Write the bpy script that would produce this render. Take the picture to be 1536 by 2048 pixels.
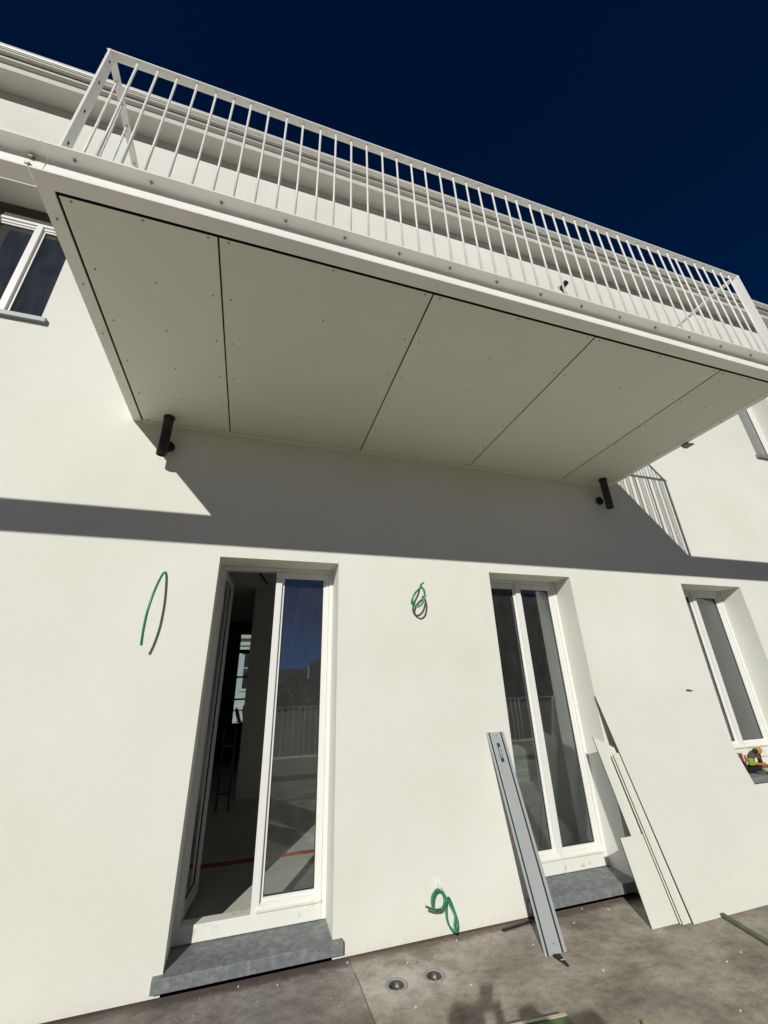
import bpy, bmesh, math, random
from mathutils import Vector, Matrix

for _o in list(bpy.data.objects):
    bpy.data.objects.remove(_o)
random.seed(11)
SC = bpy.context.scene
COL = SC.collection

# ------------------------------------------------------------------ camera
CR = Vector((0.955082, -0.294992, -0.028256))
CD = Vector((0.093354, 0.389995, -0.916073))
CF = Vector((0.281253, 0.872287, 0.400016))
CPOS = Vector((-0.07683, -3.35898, 1.52702))
cam_d = bpy.data.cameras.new('camera')
cam = bpy.data.objects.new('camera', cam_d)
COL.objects.link(cam)
cam_d.sensor_fit = 'HORIZONTAL'
cam_d.sensor_width = 36.0
cam_d.lens = 36.0 * 814.555 / 1536.0
cam_d.clip_start = 0.02
cam_d.clip_end = 3000.0
cam.matrix_world = Matrix(((CR.x, -CD.x, -CF.x, CPOS.x), (CR.y, -CD.y, -CF.y, CPOS.y),
                           (CR.z, -CD.z, -CF.z, CPOS.z), (0, 0, 0, 1)))
SC.camera = cam

# ------------------------------------------------------------------ sky, sun, exposure
SUN = Vector((0.498, 1.0, -0.555)).normalized()          # direction the light travels
world = bpy.data.worlds.new('World')
SC.world = world
world.use_nodes = True
wn = world.node_tree.nodes
wl = world.node_tree.links
bg = wn['Background']
sky = wn.new('ShaderNodeTexSky')
sky.sky_type = 'NISHITA'
sky.sun_disc = False
sky.sun_elevation = math.asin(-SUN.z)
sky.sun_rotation = math.atan2(-SUN.x, -SUN.y)
sky.altitude = 0.0
sky.air_density = 0.25
sky.dust_density = 0.0
sky.ozone_density = 10.0
hs = wn.new('ShaderNodeHueSaturation')
hs.inputs['Saturation'].default_value = 1.15
wl.new(sky.outputs[0], hs.inputs['Color'])
wl.new(hs.outputs[0], bg.inputs[0])
bg.inputs[1].default_value = 0.05
sun_d = bpy.data.lights.new('sun', 'SUN')
sun_d.energy = 3.5
sun_d.angle = math.radians(0.5)
sun_d.color = (1.0, 0.985, 0.915)
sun_o = bpy.data.objects.new('sun', sun_d)
COL.objects.link(sun_o)
sun_o.rotation_euler = SUN.to_track_quat('-Z', 'Y').to_euler()
sun_o.location = (-8, -16, 12)
SC.view_settings.view_transform = 'Standard'
SC.view_settings.look = 'None'
SC.view_settings.exposure = 0.0
SC.view_settings.gamma = 1.0
SC.render.engine = 'CYCLES'
SC.cycles.use_denoising = True
SC.cycles.max_bounces = 10
SC.cycles.diffuse_bounces = 5
SC.cycles.transparent_max_bounces = 12

# ------------------------------------------------------------------ materials
MATS = {}

def _noise(nt, scale, detail=4.0, rough=0.55, vec=None):
    n = nt.nodes.new('ShaderNodeTexNoise')
    n.inputs['Scale'].default_value = scale
    n.inputs['Detail'].default_value = detail
    n.inputs['Roughness'].default_value = rough
    if vec is not None:
        nt.links.new(vec, n.inputs['Vector'])
    return n

def _ramp(nt, src, stops):
    r = nt.nodes.new('ShaderNodeValToRGB')
    e = r.color_ramp.elements
    while len(e) < len(stops):
        e.new(0.5)
    for k, (p, c) in enumerate(stops):
        e[k].position = p
        e[k].color = (c[0], c[1], c[2], 1) if hasattr(c, '__len__') else (c, c, c, 1)
    nt.links.new(src, r.inputs[0])
    return r

def mat(name, col, rough=0.6, metal=0.0, var=0.06, vscale=6.0, bump=0.0, bscale=60.0, spec=0.4,
        col2=None, c2pos=(0.45, 0.65), c2scale=8.0, coat=0.0):
    """plain painted / raw surface: base colour, soft colour variation, optional second colour in patches, fine relief"""
    m = bpy.data.materials.new(name)
    m.use_nodes = True
    nt = m.node_tree
    b = nt.nodes['Principled BSDF']
    b.inputs['Roughness'].default_value = rough
    b.inputs['Metallic'].default_value = metal
    b.inputs['Specular IOR Level'].default_value = spec
    b.inputs['Coat Weight'].default_value = coat
    tc = nt.nodes.new('ShaderNodeTexCoord')
    v = tc.outputs['Object']
    n = _noise(nt, vscale, 5.0, 0.6, v)
    lo = [max(0, c * (1 - var)) for c in col]
    hi = [min(1, c * (1 + var)) for c in col]
    r = _ramp(nt, n.outputs[0], [(0.3, lo), (0.7, hi)])
    out = r.outputs[0]
    if col2 is not None:
        n2 = _noise(nt, c2scale, 6.0, 0.65, v)
        f = _ramp(nt, n2.outputs[0], [(c2pos[0], 0.0), (c2pos[1], 1.0)])
        mx = nt.nodes.new('ShaderNodeMix')
        mx.data_type = 'RGBA'
        nt.links.new(f.outputs[0], mx.inputs[0])
        nt.links.new(out, mx.inputs[6])
        mx.inputs[7].default_value = (*col2, 1)
        out = mx.outputs[2]
    nt.links.new(out, b.inputs['Base Color'])
    if bump > 0:
        bn = _noise(nt, bscale, 3.0, 0.6, v)
        bp = nt.nodes.new('ShaderNodeBump')
        bp.inputs['Strength'].default_value = bump
        bp.inputs['Distance'].default_value = 0.004
        nt.links.new(bn.outputs[0], bp.inputs['Height'])
        nt.links.new(bp.outputs[0], b.inputs['Normal'])
    MATS[name] = m
    return m

def glass_mat(name, tint, boost):
    m = bpy.data.materials.new(name)
    m.use_nodes = True
    nt = m.node_tree
    nt.nodes.remove(nt.nodes['Principled BSDF'])
    out = nt.nodes['Material Output']
    tr = nt.nodes.new('ShaderNodeBsdfTransparent')
    tr.inputs[0].default_value = (*tint, 1)
    gl = nt.nodes.new('ShaderNodeBsdfGlossy')
    gl.inputs['Roughness'].default_value = 0.004
    gl.inputs[0].default_value = (0.95, 0.97, 1, 1)
    fr = nt.nodes.new('ShaderNodeFresnel')
    fr.inputs[0].default_value = 1.52
    mu = nt.nodes.new('ShaderNodeMath')
    mu.operation = 'MULTIPLY'
    mu.use_clamp = True
    mu.inputs[1].default_value = boost
    nt.links.new(fr.outputs[0], mu.inputs[0])
    mx = nt.nodes.new('ShaderNodeMixShader')
    nt.links.new(mu.outputs[0], mx.inputs[0])
    nt.links.new(tr.outputs[0], mx.inputs[1])
    nt.links.new(gl.outputs[0], mx.inputs[2])
    # thin film of dust, wipe marks and dried drops
    tc = nt.nodes.new('ShaderNodeTexCoord')
    mp = nt.nodes.new('ShaderNodeMapping')
    mp.inputs['Scale'].default_value = (3.0, 1.0, 0.8)
    nt.links.new(tc.outputs['Object'], mp.inputs[0])
    n = _noise(nt, 4.0, 9.0, 0.68, mp.outputs[0])
    f = _ramp(nt, n.outputs[0], [(0.35, 0.020), (0.62, 0.036), (0.80, 0.11)])
    sp = nt.nodes.new('ShaderNodeTexVoronoi')
    sp.inputs['Scale'].default_value = 17.0
    nt.links.new(tc.outputs['Object'], sp.inputs['Vector'])
    f2 = _ramp(nt, sp.outputs['Distance'], [(0.02, 0.30), (0.045, 0.0)])
    ad = nt.nodes.new('ShaderNodeMath')
    ad.operation = 'ADD'
    nt.links.new(f.outputs[0], ad.inputs[0])
    nt.links.new(f2.outputs[0], ad.inputs[1])
    df = nt.nodes.new('ShaderNodeBsdfDiffuse')
    df.inputs[0].default_value = (0.5, 0.5, 0.48, 1)
    mx2 = nt.nodes.new('ShaderNodeMixShader')
    nt.links.new(ad.outputs[0], mx2.inputs[0])
    nt.links.new(mx.outputs[0], mx2.inputs[1])
    nt.links.new(df.outputs[0], mx2.inputs[2])
    nt.links.new(mx2.outputs[0], out.inputs[0])
    MATS[name] = m
    return m

def plaster_mat():
    m = bpy.data.materials.new('plaster')
    m.use_nodes = True
    nt = m.node_tree
    b = nt.nodes['Principled BSDF']
    b.inputs['Roughness'].default_value = 0.92
    b.inputs['Specular IOR Level'].default_value = 0.15
    tc = nt.nodes.new('ShaderNodeTexCoord')
    v = tc.outputs['Object']
    n = _noise(nt, 0.9, 5.0, 0.6, v)
    r = _ramp(nt, n.outputs[0], [(0.3, (0.735, 0.725, 0.645)), (0.5, (0.772, 0.765, 0.695)), (0.72, (0.81, 0.80, 0.745))])
    # sandy grain that reads at arm's length
    ng = _noise(nt, 75.0, 5.0, 0.75, v)
    fg = _ramp(nt, ng.outputs[0], [(0.30, (0.90, 0.90, 0.895)), (0.52, (1.0, 1.0, 1.0)), (0.72, (1.05, 1.05, 1.05))])
    mg = nt.nodes.new('ShaderNodeMix')
    mg.data_type = 'RGBA'
    mg.blend_type = 'MULTIPLY'
    mg.inputs[0].default_value = 0.55
    nt.links.new(r.outputs[0], mg.inputs[6])
    nt.links.new(fg.outputs[0], mg.inputs[7])
    # faint trowel scuffs and specks
    n2 = _noise(nt, 7.0, 9.0, 0.75, v)
    f = _ramp(nt, n2.outputs[0], [(0.62, 0.0), (0.80, 0.30)])
    mx = nt.nodes.new('ShaderNodeMix')
    mx.data_type = 'RGBA'
    nt.links.new(f.outputs[0], mx.inputs[0])
    nt.links.new(mg.outputs[2], mx.inputs[6])
    mx.inputs[7].default_value = (0.62, 0.60, 0.53, 1)
    # dirt splashed up from the terrace
    sx = nt.nodes.new('ShaderNodeSeparateXYZ')
    nt.links.new(v, sx.inputs[0])
    n3 = _noise(nt, 14.0, 8.0, 0.75, v)
    ml = nt.nodes.new('ShaderNodeMath')
    ml.operation = 'MULTIPLY_ADD'
    ml.inputs[1].default_value = -1.9
    nt.links.new(sx.outputs[2], ml.inputs[0])
    nt.links.new(n3.outputs[0], ml.inputs[2])
    f3 = _ramp(nt, ml.outputs[0], [(0.38, 0.0), (0.72, 0.28)])
    mx2 = nt.nodes.new('ShaderNodeMix')
    mx2.data_type = 'RGBA'
    nt.links.new(f3.outputs[0], mx2.inputs[0])
    nt.links.new(mx.outputs[2], mx2.inputs[6])
    mx2.inputs[7].default_value = (0.55, 0.49, 0.42, 1)
    nt.links.new(mx2.outputs[2], b.inputs['Base Color'])
    h1 = _noise(nt, 110.0, 4.0, 0.7, v)
    h2 = _noise(nt, 3.5, 4.0, 0.5, v)
    ad = nt.nodes.new('ShaderNodeMath')
    ad.operation = 'MULTIPLY_ADD'
    ad.inputs[1].default_value = 0.22
    nt.links.new(h1.outputs[0], ad.inputs[0])
    nt.links.new(h2.outputs[0], ad.inputs[2])
    bp = nt.nodes.new('ShaderNodeBump')
    bp.inputs['Strength'].default_value = 0.55
    bp.inputs['Distance'].default_value = 0.006
    nt.links.new(ad.outputs[0], bp.inputs['Height'])
    nt.links.new(bp.outputs[0], b.inputs['Normal'])
    MATS['plaster'] = m

def terrace_mat():
    m = bpy.data.materials.new('terrace')
    m.use_nodes = True
    nt = m.node_tree
    b = nt.nodes['Principled BSDF']
    b.inputs['Roughness'].default_value = 0.95
    b.inputs['Specular IOR Level'].default_value = 0.15
    tc = nt.nodes.new('ShaderNodeTexCoord')
    v = tc.outputs['Object']
    mp = nt.nodes.new('ShaderNodeMapping')
    mp.inputs['Scale'].default_value = (0.8, 1.15, 1)
    nt.links.new(v, mp.inputs[0])
    n = _noise(nt, 2.6, 10.0, 0.68, mp.outputs[0])
    r = _ramp(nt, n.outputs[0], [(0.33, (0.20, 0.172, 0.145)), (0.46, (0.32, 0.28, 0.235)), (0.55, (0.42, 0.37, 0.315)), (0.68, (0.54, 0.49, 0.43))])
    # greyish cement dust clouds
    n2 = _noise(nt, 1.7, 8.0, 0.7, v)
    n2.inputs['Distortion'].default_value = 0.6
    f2 = _ramp(nt, n2.outputs[0], [(0.50, 0.0), (0.72, 0.65)])
    mx = nt.nodes.new('ShaderNodeMix')
    mx.data_type = 'RGBA'
    nt.links.new(f2.outputs[0], mx.inputs[0])
    nt.links.new(r.outputs[0], mx.inputs[6])
    mx.inputs[7].default_value = (0.36, 0.345, 0.315, 1)
    nm = _noise(nt, 22.0, 7.0, 0.72, mp.outputs[0])
    fm = _ramp(nt, nm.outputs[0], [(0.32, (0.72, 0.71, 0.70)), (0.50, (1.0, 1.0, 1.0)), (0.70, (1.2, 1.19, 1.17))])
    mq = nt.nodes.new('ShaderNodeMix')
    mq.data_type = 'RGBA'
    mq.blend_type = 'MULTIPLY'
    mq.inputs[0].default_value = 0.9
    nt.links.new(mx.outputs[2], mq.inputs[6])
    nt.links.new(fm.outputs[0], mq.inputs[7])
    # fine grit
    n3 = _noise(nt, 150.0, 4.0, 0.7, v)
    f3 = _ramp(nt, n3.outputs[0], [(0.30, (0.66, 0.66, 0.66)), (0.62, (1.12, 1.12, 1.1))])
    mm = nt.nodes.new('ShaderNodeMix')
    mm.data_type = 'RGBA'
    mm.blend_type = 'MULTIPLY'
    mm.inputs[0].default_value = 0.85
    nt.links.new(mq.outputs[2], mm.inputs[6])
    nt.links.new(f3.outputs[0], mm.inputs[7])
    # scratchy dark scuffs
    mp2 = nt.nodes.new('ShaderNodeMapping')
    mp2.inputs['Scale'].default_value = (2.6, 6.0, 1)
    mp2.inputs['Rotation'].default_value = (0, 0, 0.12)
    nt.links.new(v, mp2.inputs[0])
    n4 = _noise(nt, 1.8, 9.0, 0.72, mp2.outputs[0])
    f4 = _ramp(nt, n4.outputs[0], [(0.56, 0.0), (0.74, 0.55)])
    m4 = nt.nodes.new('ShaderNodeMix')
    m4.data_type = 'RGBA'
    nt.links.new(f4.outputs[0], m4.inputs[0])
    nt.links.new(mm.outputs[2], m4.inputs[6])
    m4.inputs[7].default_value = (0.17, 0.15, 0.13, 1)
    # pale cement smear round the drains, darker old floor left of the seam, seam lines
    sx = nt.nodes.new('ShaderNodeSeparateXYZ')
    nt.links.new(v, sx.inputs[0])
    nd = _noise(nt, 9.0, 6.0, 0.7, v)
    def math_(op, a, b_=None, clamp=False):
        q = nt.nodes.new('ShaderNodeMath')
        q.operation = op
        q.use_clamp = clamp
        for k, w in enumerate((a, b_)):
            if w is None:
                continue
            if isinstance(w, (int, float)):
                q.inputs[k].default_value = w
            else:
                nt.links.new(w, q.inputs[k])
        return q.outputs[0]
    wob = math_('MULTIPLY', math_('SUBTRACT', nd.outputs[0], 0.5), 0.02)
    dxs = math_('SUBTRACT', math_('ADD', sx.outputs[0], wob), 0.69)
    left = math_('MULTIPLY', math_('LESS_THAN', dxs, 0.0), math_('GREATER_THAN', sx.outputs[0], -0.9))
    seam = math_('MULTIPLY', math_('LESS_THAN', math_('ABSOLUTE', dxs), 0.0035), math_('LESS_THAN', sx.outputs[1], -0.14))
    yl = math_('ADD', math_('ADD', math_('ADD', sx.outputs[1], 0.725), math_('MULTIPLY', sx.outputs[0], -0.008)), math_('MULTIPLY', wob, 0.6))
    seam2 = math_('MULTIPLY', math_('LESS_THAN', math_('ABSOLUTE', yl), 0.003), math_('GREATER_THAN', nd.outputs[0], 0.47))
    ex_ = math_('MULTIPLY', math_('SUBTRACT', sx.outputs[0], 0.93), 2.6)
    ey_ = math_('MULTIPLY', math_('ADD', sx.outputs[1], 0.33), 4.2)
    rr = math_('SQRT', math_('ADD', math_('MULTIPLY', ex_, ex_), math_('MULTIPLY', ey_, ey_)))
    rr = math_('ADD', rr, math_('MULTIPLY', math_('SUBTRACT', nd.outputs[0], 0.5), 2.4))
    pf = _ramp(nt, rr, [(0.25, 0.75), (0.95, 0.0)])
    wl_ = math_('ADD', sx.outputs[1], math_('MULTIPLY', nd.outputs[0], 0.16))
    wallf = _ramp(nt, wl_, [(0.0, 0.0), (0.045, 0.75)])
    spk = nt.nodes.new('ShaderNodeTexVoronoi')
    spk.inputs['Scale'].default_value = 19.0
    nt.links.new(v, spk.inputs['Vector'])
    spf = _ramp(nt, spk.outputs['Distance'], [(0.05, 0.7), (0.10, 0.0)])
    rid = math_('ABSOLUTE', math_('SUBTRACT', rr, 0.78))
    ridf = _ramp(nt, rid, [(0.01, 0.55), (0.035, 0.0)])
    def mixc(fac, a, col, mode='MIX'):
        q = nt.nodes.new('ShaderNodeMix')
        q.data_type = 'RGBA'
        q.blend_type = mode
        nt.links.new(fac, q.inputs[0])
        nt.links.new(a, q.inputs[6])
        q.inputs[7].default_value = (*col, 1)
        return q.outputs[2]
    c_ = mixc(pf.outputs[0], m4.outputs[2], (0.64, 0.61, 0.565))
    c_ = mixc(ridf.outputs[0], c_, (0.50, 0.47, 0.42))
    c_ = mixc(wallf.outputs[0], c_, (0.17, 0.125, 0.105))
    c_ = mixc(math_('MULTIPLY', spf.outputs[0], math_('GREATER_THAN', n2.outputs[0], 0.50)), c_, (0.13, 0.11, 0.095))
    c_ = mixc(left, c_, (0.72, 0.74, 0.78), 'MULTIPLY')
    c_ = mixc(math_('MULTIPLY', seam, 0.75), c_, (0.10, 0.09, 0.08))
    c_ = mixc(math_('MULTIPLY', seam2, 0.45), c_, (0.13, 0.11, 0.095))
    nt.links.new(c_, b.inputs['Base Color'])
    ad = nt.nodes.new('ShaderNodeMath')
    ad.operation = 'MULTIPLY_ADD'
    ad.inputs[1].default_value = 0.35
    nt.links.new(n3.outputs[0], ad.inputs[0])
    nt.links.new(n.outputs[0], ad.inputs[2])
    bp = nt.nodes.new('ShaderNodeBump')
    bp.inputs['Strength'].default_value = 0.7
    bp.inputs['Distance'].default_value = 0.012
    nt.links.new(ad.outputs[0], bp.inputs['Height'])
    nt.links.new(bp.outputs[0], b.inputs['Normal'])
    MATS['terrace'] = m

plaster_mat()
terrace_mat()
mat('steel_paint', (0.86, 0.85, 0.80), 0.38, var=0.04, vscale=3.0, bump=0.10, bscale=350, col2=(0.66, 0.63, 0.57), c2pos=(0.66, 0.85), c2scale=9.0)
mat('rail_paint', (0.87, 0.86, 0.84), 0.34, var=0.03)
mat('hpl_panel', (0.765, 0.77, 0.675), 0.5, var=0.02, vscale=1.2, bump=0.05, bscale=500)
mat('hpl_board', (0.70, 0.70, 0.63), 0.55, var=0.025, vscale=2.0, bump=0.06, bscale=400, col2=(0.60, 0.57, 0.48), c2pos=(0.67, 0.85), c2scale=5.0)
_nt = MATS['hpl_panel'].node_tree
_oi = _nt.nodes.new('ShaderNodeObjectInfo')
_rp = _ramp(_nt, _oi.outputs['Random'], [(0.0, 0.93), (1.0, 1.04)])
_mx = _nt.nodes.new('ShaderNodeMix')
_mx.data_type = 'RGBA'
_mx.blend_type = 'MULTIPLY'
_mx.inputs[0].default_value = 1.0
_b = _nt.nodes['Principled BSDF']
_nt.links.new(_b.inputs['Base Color'].links[0].from_socket, _mx.inputs[6])
_nt.links.new(_rp.outputs[0], _mx.inputs[7])
_nt.links.new(_mx.outputs[2], _b.inputs['Base Color'])
def add_scratches(mn, rot, strength):
    nt = MATS[mn].node_tree
    tc = nt.nodes.new('ShaderNodeTexCoord')
    mp = nt.nodes.new('ShaderNodeMapping')
    mp.inputs['Rotation'].default_value = (0.2, rot, 0.1)
    mp.inputs['Scale'].default_value = (26.0, 26.0, 1.3)
    nt.links.new(tc.outputs['Object'], mp.inputs[0])
    n = _noise(nt, 1.0, 5.0, 0.6, mp.outputs[0])
    g = _noise(nt, 3.0, 3.0, 0.6, tc.outputs['Object'])
    f = _ramp(nt, n.outputs[0], [(0.66, 0.0), (0.70, strength)])
    gate = _ramp(nt, g.outputs[0], [(0.52, 0.0), (0.60, 1.0)])
    mu = nt.nodes.new('ShaderNodeMath')
    mu.operation = 'MULTIPLY'
    nt.links.new(f.outputs[0], mu.inputs[0])
    nt.links.new(gate.outputs[0], mu.inputs[1])
    b = nt.nodes['Principled BSDF']
    q = nt.nodes.new('ShaderNodeMix')
    q.data_type = 'RGBA'
    nt.links.new(mu.outputs[0], q.inputs[0])
    nt.links.new(b.inputs['Base Color'].links[0].from_socket, q.inputs[6])
    q.inputs[7].default_value = (0.33, 0.29, 0.22, 1)
    nt.links.new(q.outputs[2], b.inputs['Base Color'])
add_scratches('hpl_board', 0.45, 0.35)
mat('hpl_core', (0.055, 0.045, 0.035), 0.7)
mat('black_void', (0.008, 0.008, 0.008), 0.9, var=0)
mat('black_plastic', (0.012, 0.013, 0.014), 0.32, var=0.1, spec=0.5)
mat('frame_white', (0.80, 0.79, 0.755), 0.32, var=0.02, vscale=3, col2=(0.63, 0.60, 0.54), c2pos=(0.66, 0.86), c2scale=11)
mat('frame_dirty', (0.80, 0.785, 0.73), 0.5, var=0.03, vscale=3, col2=(0.42, 0.35, 0.25), c2pos=(0.58, 0.74), c2scale=16)
mat('gasket', (0.02, 0.02, 0.02), 0.7)
mat('shutter_box', (0.10, 0.085, 0.07), 0.8, var=0.1)
mat('slate', (0.165, 0.18, 0.185), 0.66, var=0.16, vscale=40, bump=0.3, bscale=120, col2=(0.29, 0.30, 0.29), c2pos=(0.45, 0.74), c2scale=21.0)
mat('zinc', (0.24, 0.26, 0.275), 0.45, metal=0.1, var=0.06)
mat('bolt', (0.42, 0.41, 0.38), 0.4, metal=0.7)
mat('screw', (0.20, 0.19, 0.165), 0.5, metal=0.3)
mat('alu', (0.50, 0.505, 0.50), 0.42, metal=0.25, var=0.04, vscale=3)
mat('teal', (0.008, 0.05, 0.06), 0.5)
mat('teal_label', (0.008, 0.06, 0.07), 0.4)
mat('white_print', (0.85, 0.85, 0.85), 0.5, var=0)
mat('green_pvc', (0.015, 0.22, 0.105), 0.33, var=0.08, vscale=30, spec=0.5)
mat('white_pvc', (0.8, 0.8, 0.78), 0.4)
mat('green_batten', (0.12, 0.145, 0.085), 0.8, var=0.18, vscale=25, bump=0.2, bscale=70)
mat('green_film', (0.10, 0.17, 0.065), 0.55, var=0.1, vscale=12)
mat('raw_wood', (0.42, 0.33, 0.20), 0.8, var=0.15, vscale=18, bump=0.2, bscale=60)
mat('pale_wood', (0.60, 0.53, 0.38), 0.8, var=0.1, vscale=22)
mat('brown_wood', (0.20, 0.085, 0.055), 0.6, var=0.15, vscale=30)
mat('tool_yellow', (0.58, 0.29, 0.02), 0.45)
mat('tool_black', (0.018, 0.018, 0.02), 0.5)
mat('tool_lime', (0.28, 0.40, 0.03), 0.45)
mat('tool_red', (0.42, 0.03, 0.035), 0.4)
mat('tool_green', (0.06, 0.11, 0.065), 0.5)
mat('cream_tape', (0.62, 0.55, 0.40), 0.6)
mat('galv', (0.12, 0.115, 0.11), 0.4, metal=0.5, var=0.15, vscale=40)
mat('mortar', (0.34, 0.32, 0.29), 0.9, var=0.18, vscale=30, bump=0.4, bscale=80)
mat('crumb', (0.62, 0.59, 0.53), 0.9, var=0.2, vscale=40)
mat('screed', (0.60, 0.60, 0.53), 0.85, var=0.12, vscale=4, bump=0.1, bscale=60)
mat('red_strip', (0.50, 0.075, 0.05), 0.6)
mat('room_wall', (0.74, 0.72, 0.67), 0.9, var=0.05, vscale=2)
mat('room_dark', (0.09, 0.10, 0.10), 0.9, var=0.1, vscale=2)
mat('room_ceiling', (0.72, 0.71, 0.68), 0.9)
mat('roof_sheet', (0.20, 0.12, 0.085), 0.7, var=0.15)
mat('gutter', (0.62, 0.60, 0.55), 0.4, var=0.04)
mat('blind', (0.66, 0.62, 0.58), 0.8, var=0.04)
mat('wrap', (0.60, 0.65, 0.54), 0.45, var=0.07, vscale=5, bump=0.3, bscale=14)
mat('glint_band', (0.85, 0.88, 0.82), 0.3)
mat('earth', (0.09, 0.085, 0.05), 0.95, var=0.3, vscale=0.05)
mat('hillside', (0.032, 0.042, 0.018), 0.95, var=0.15, vscale=0.06)
mat('foliage', (0.03, 0.042, 0.018), 0.9, var=0.15, vscale=0.3)
mat('town_white', (0.66, 0.66, 0.62), 0.9)
mat('town_tint', (0.60, 0.66, 0.64), 0.9)
mat('town_roof', (0.33, 0.14, 0.08), 0.9)
mat('town_glass', (0.03, 0.035, 0.04), 0.2)
mat('cactus', (0.035, 0.055, 0.03), 0.7)
mat('terracotta', (0.30, 0.12, 0.06), 0.8)
mat('cardboard', (0.33, 0.22, 0.12), 0.85, var=0.08)
mat('tape_brown', (0.40, 0.29, 0.15), 0.3)
mat('skin_tone', (0.50, 0.29, 0.21), 0.55)
mat('jacket', (0.03, 0.035, 0.05), 0.85)
mat('trousers', (0.05, 0.05, 0.045), 0.9)
mat('hair', (0.025, 0.018, 0.012), 0.7)
glass_mat('glass', (0.80, 0.84, 0.83), 3.2)

# ------------------------------------------------------------------ mesh helpers
def link(o, parent=None):
    COL.objects.link(o)
    if parent is not None:
        o.parent = parent
    return o

def obj(name, bm, m, parent=None, smooth=False):
    bmesh.ops.recalc_face_normals(bm, faces=bm.faces)
    me = bpy.data.meshes.new(name)
    bm.to_mesh(me)
    bm.free()
    for k in (m if isinstance(m, (list, tuple)) else [m]):
        me.materials.append(MATS[k])
    if smooth:
        me.polygons.foreach_set('use_smooth', [True] * len(me.polygons))
    return link(bpy.data.objects.new(name, me), parent)

def empty(name, loc=(0, 0, 0)):
    o = bpy.data.objects.new(name, None)
    o.empty_display_size = 0.1
    o.location = loc
    return link(o)

def tag(o, label, cat=None, group=None, kind=None):
    if label:
        o['label'] = label
    if cat:
        o['category'] = cat
    if group:
        o['group'] = group
    if kind:
        o['kind'] = kind
    return o

def NB():
    return bmesh.new()

def bx(bm, x0, x1, y0, y1, z0, z1, bev=0.0, mi=0):
    vs = [bm.verts.new((x, y, z)) for z in (z0, z1) for y in (y0, y1) for x in (x0, x1)]
    fs = []
    for q in ((0, 2, 3, 1), (4, 5, 7, 6), (0, 1, 5, 4), (2, 6, 7, 3), (0, 4, 6, 2), (1, 3, 7, 5)):
        f = bm.faces.new([vs[k] for k in q])
        f.material_index = mi
        fs.append(f)
    if bev > 0:
        es = list({e for f in fs for e in f.edges})
        bmesh.ops.bevel(bm, geom=es, offset=bev, segments=2, affect='EDGES', profile=0.6)
    return vs

def tube(bm, pts, r, seg=8, caps=True, mi=0):
    pts = [Vector(p) for p in pts]
    rs = r if isinstance(r, (list, tuple)) else [r] * len(pts)
    rings = []
    ref = None
    for i, p in enumerate(pts):
        t = (pts[min(i + 1, len(pts) - 1)] - pts[max(i - 1, 0)]).normalized()
        if ref is None:
            ref = t.orthogonal().normalized()
        ref = (ref - t * ref.dot(t)).normalized()
        b = t.cross(ref)
        rings.append([bm.verts.new(p + (ref * math.cos(a) + b * math.sin(a)) * rs[i])
                      for a in [2 * math.pi * k / seg for k in range(seg)]])
    for a, b in zip(rings, rings[1:]):
        for k in range(seg):
            f = bm.faces.new((a[k], a[(k + 1) % seg], b[(k + 1) % seg], b[k]))
            f.smooth = True
            f.material_index = mi
    if caps:
        for q in (rings[0][::-1], rings[-1]):
            bm.faces.new(q).material_index = mi
    return rings

def smooth_path(pts, n=6):
    P = [Vector(p) for p in pts]
    P = [P[0]] + P + [P[-1]]
    out = []
    for i in range(1, len(P) - 2):
        for k in range(n):
            t = k / n
            a, b, c, d = P[i - 1], P[i], P[i + 1], P[i + 2]
            out.append(0.5 * ((2 * b) + (c - a) * t + (2 * a - 5 * b + 4 * c - d) * t * t + (3 * b - a - 3 * c + d) * t ** 3))
    out.append(P[-2])
    return out

def extrude_profile(bm, prof, a, b, axis='X'):
    """prof: closed list of (p, z); axis X -> p is Y; axis Y -> p is X"""
    mk = (lambda s, p, z: (s, p, z)) if axis == 'X' else (lambda s, p, z: (p, s, z))
    A = [bm.verts.new(mk(a, p, z)) for p, z in prof]
    B = [bm.verts.new(mk(b, p, z)) for p, z in prof]
    n = len(prof)
    for k in range(n):
        bm.faces.new((A[k], A[(k + 1) % n], B[(k + 1) % n], B[k]))
    bm.faces.new(A[::-1])
    bm.faces.new(B)

def slab(bm, corners, t, core=1):
    """a sheet given by its front corners, thickness t behind it; face material 0, rim material `core`"""
    c = [Vector(p) for p in corners]
    n = (c[1] - c[0]).cross(c[3] - c[0]).normalized()
    if n.y > 0:
        n = -n
    F = [bm.verts.new(p) for p in c]
    Bk = [bm.verts.new(p - n * t) for p in c]
    bm.faces.new(F)
    bm.faces.new(Bk[::-1])
    for k in range(len(c)):
        f = bm.faces.new((F[k], F[(k + 1) % len(c)], Bk[(k + 1) % len(c)], Bk[k]))
        f.material_index = core

_ico = bmesh.new()
bmesh.ops.create_icosphere(_ico, subdivisions=1, radius=1.0)
ICO_V = [v.co.copy() for v in _ico.verts]
ICO_F = [[v.index for v in f.verts] for f in _ico.faces]
_ico.free()

def blobs(name, items, jit, m):
    """many small irregular lumps as one mesh; items: (x, y, z, r)"""
    vv, ff = [], []
    for x, y, z, r in items:
        o_ = len(vv)
        vv += [(x + (c.x + random.uniform(-jit, jit)) * r, y + (c.y + random.uniform(-jit, jit)) * r, z + (c.z + random.uniform(-jit, jit)) * r) for c in ICO_V]
        ff += [[o_ + i for i in f] for f in ICO_F]
    me = bpy.data.meshes.new(name)
    me.from_pydata(vv, [], ff)
    me.materials.append(MATS[m])
    me.polygons.foreach_set('use_smooth', [True] * len(me.polygons))
    return link(bpy.data.objects.new(name, me))

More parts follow.
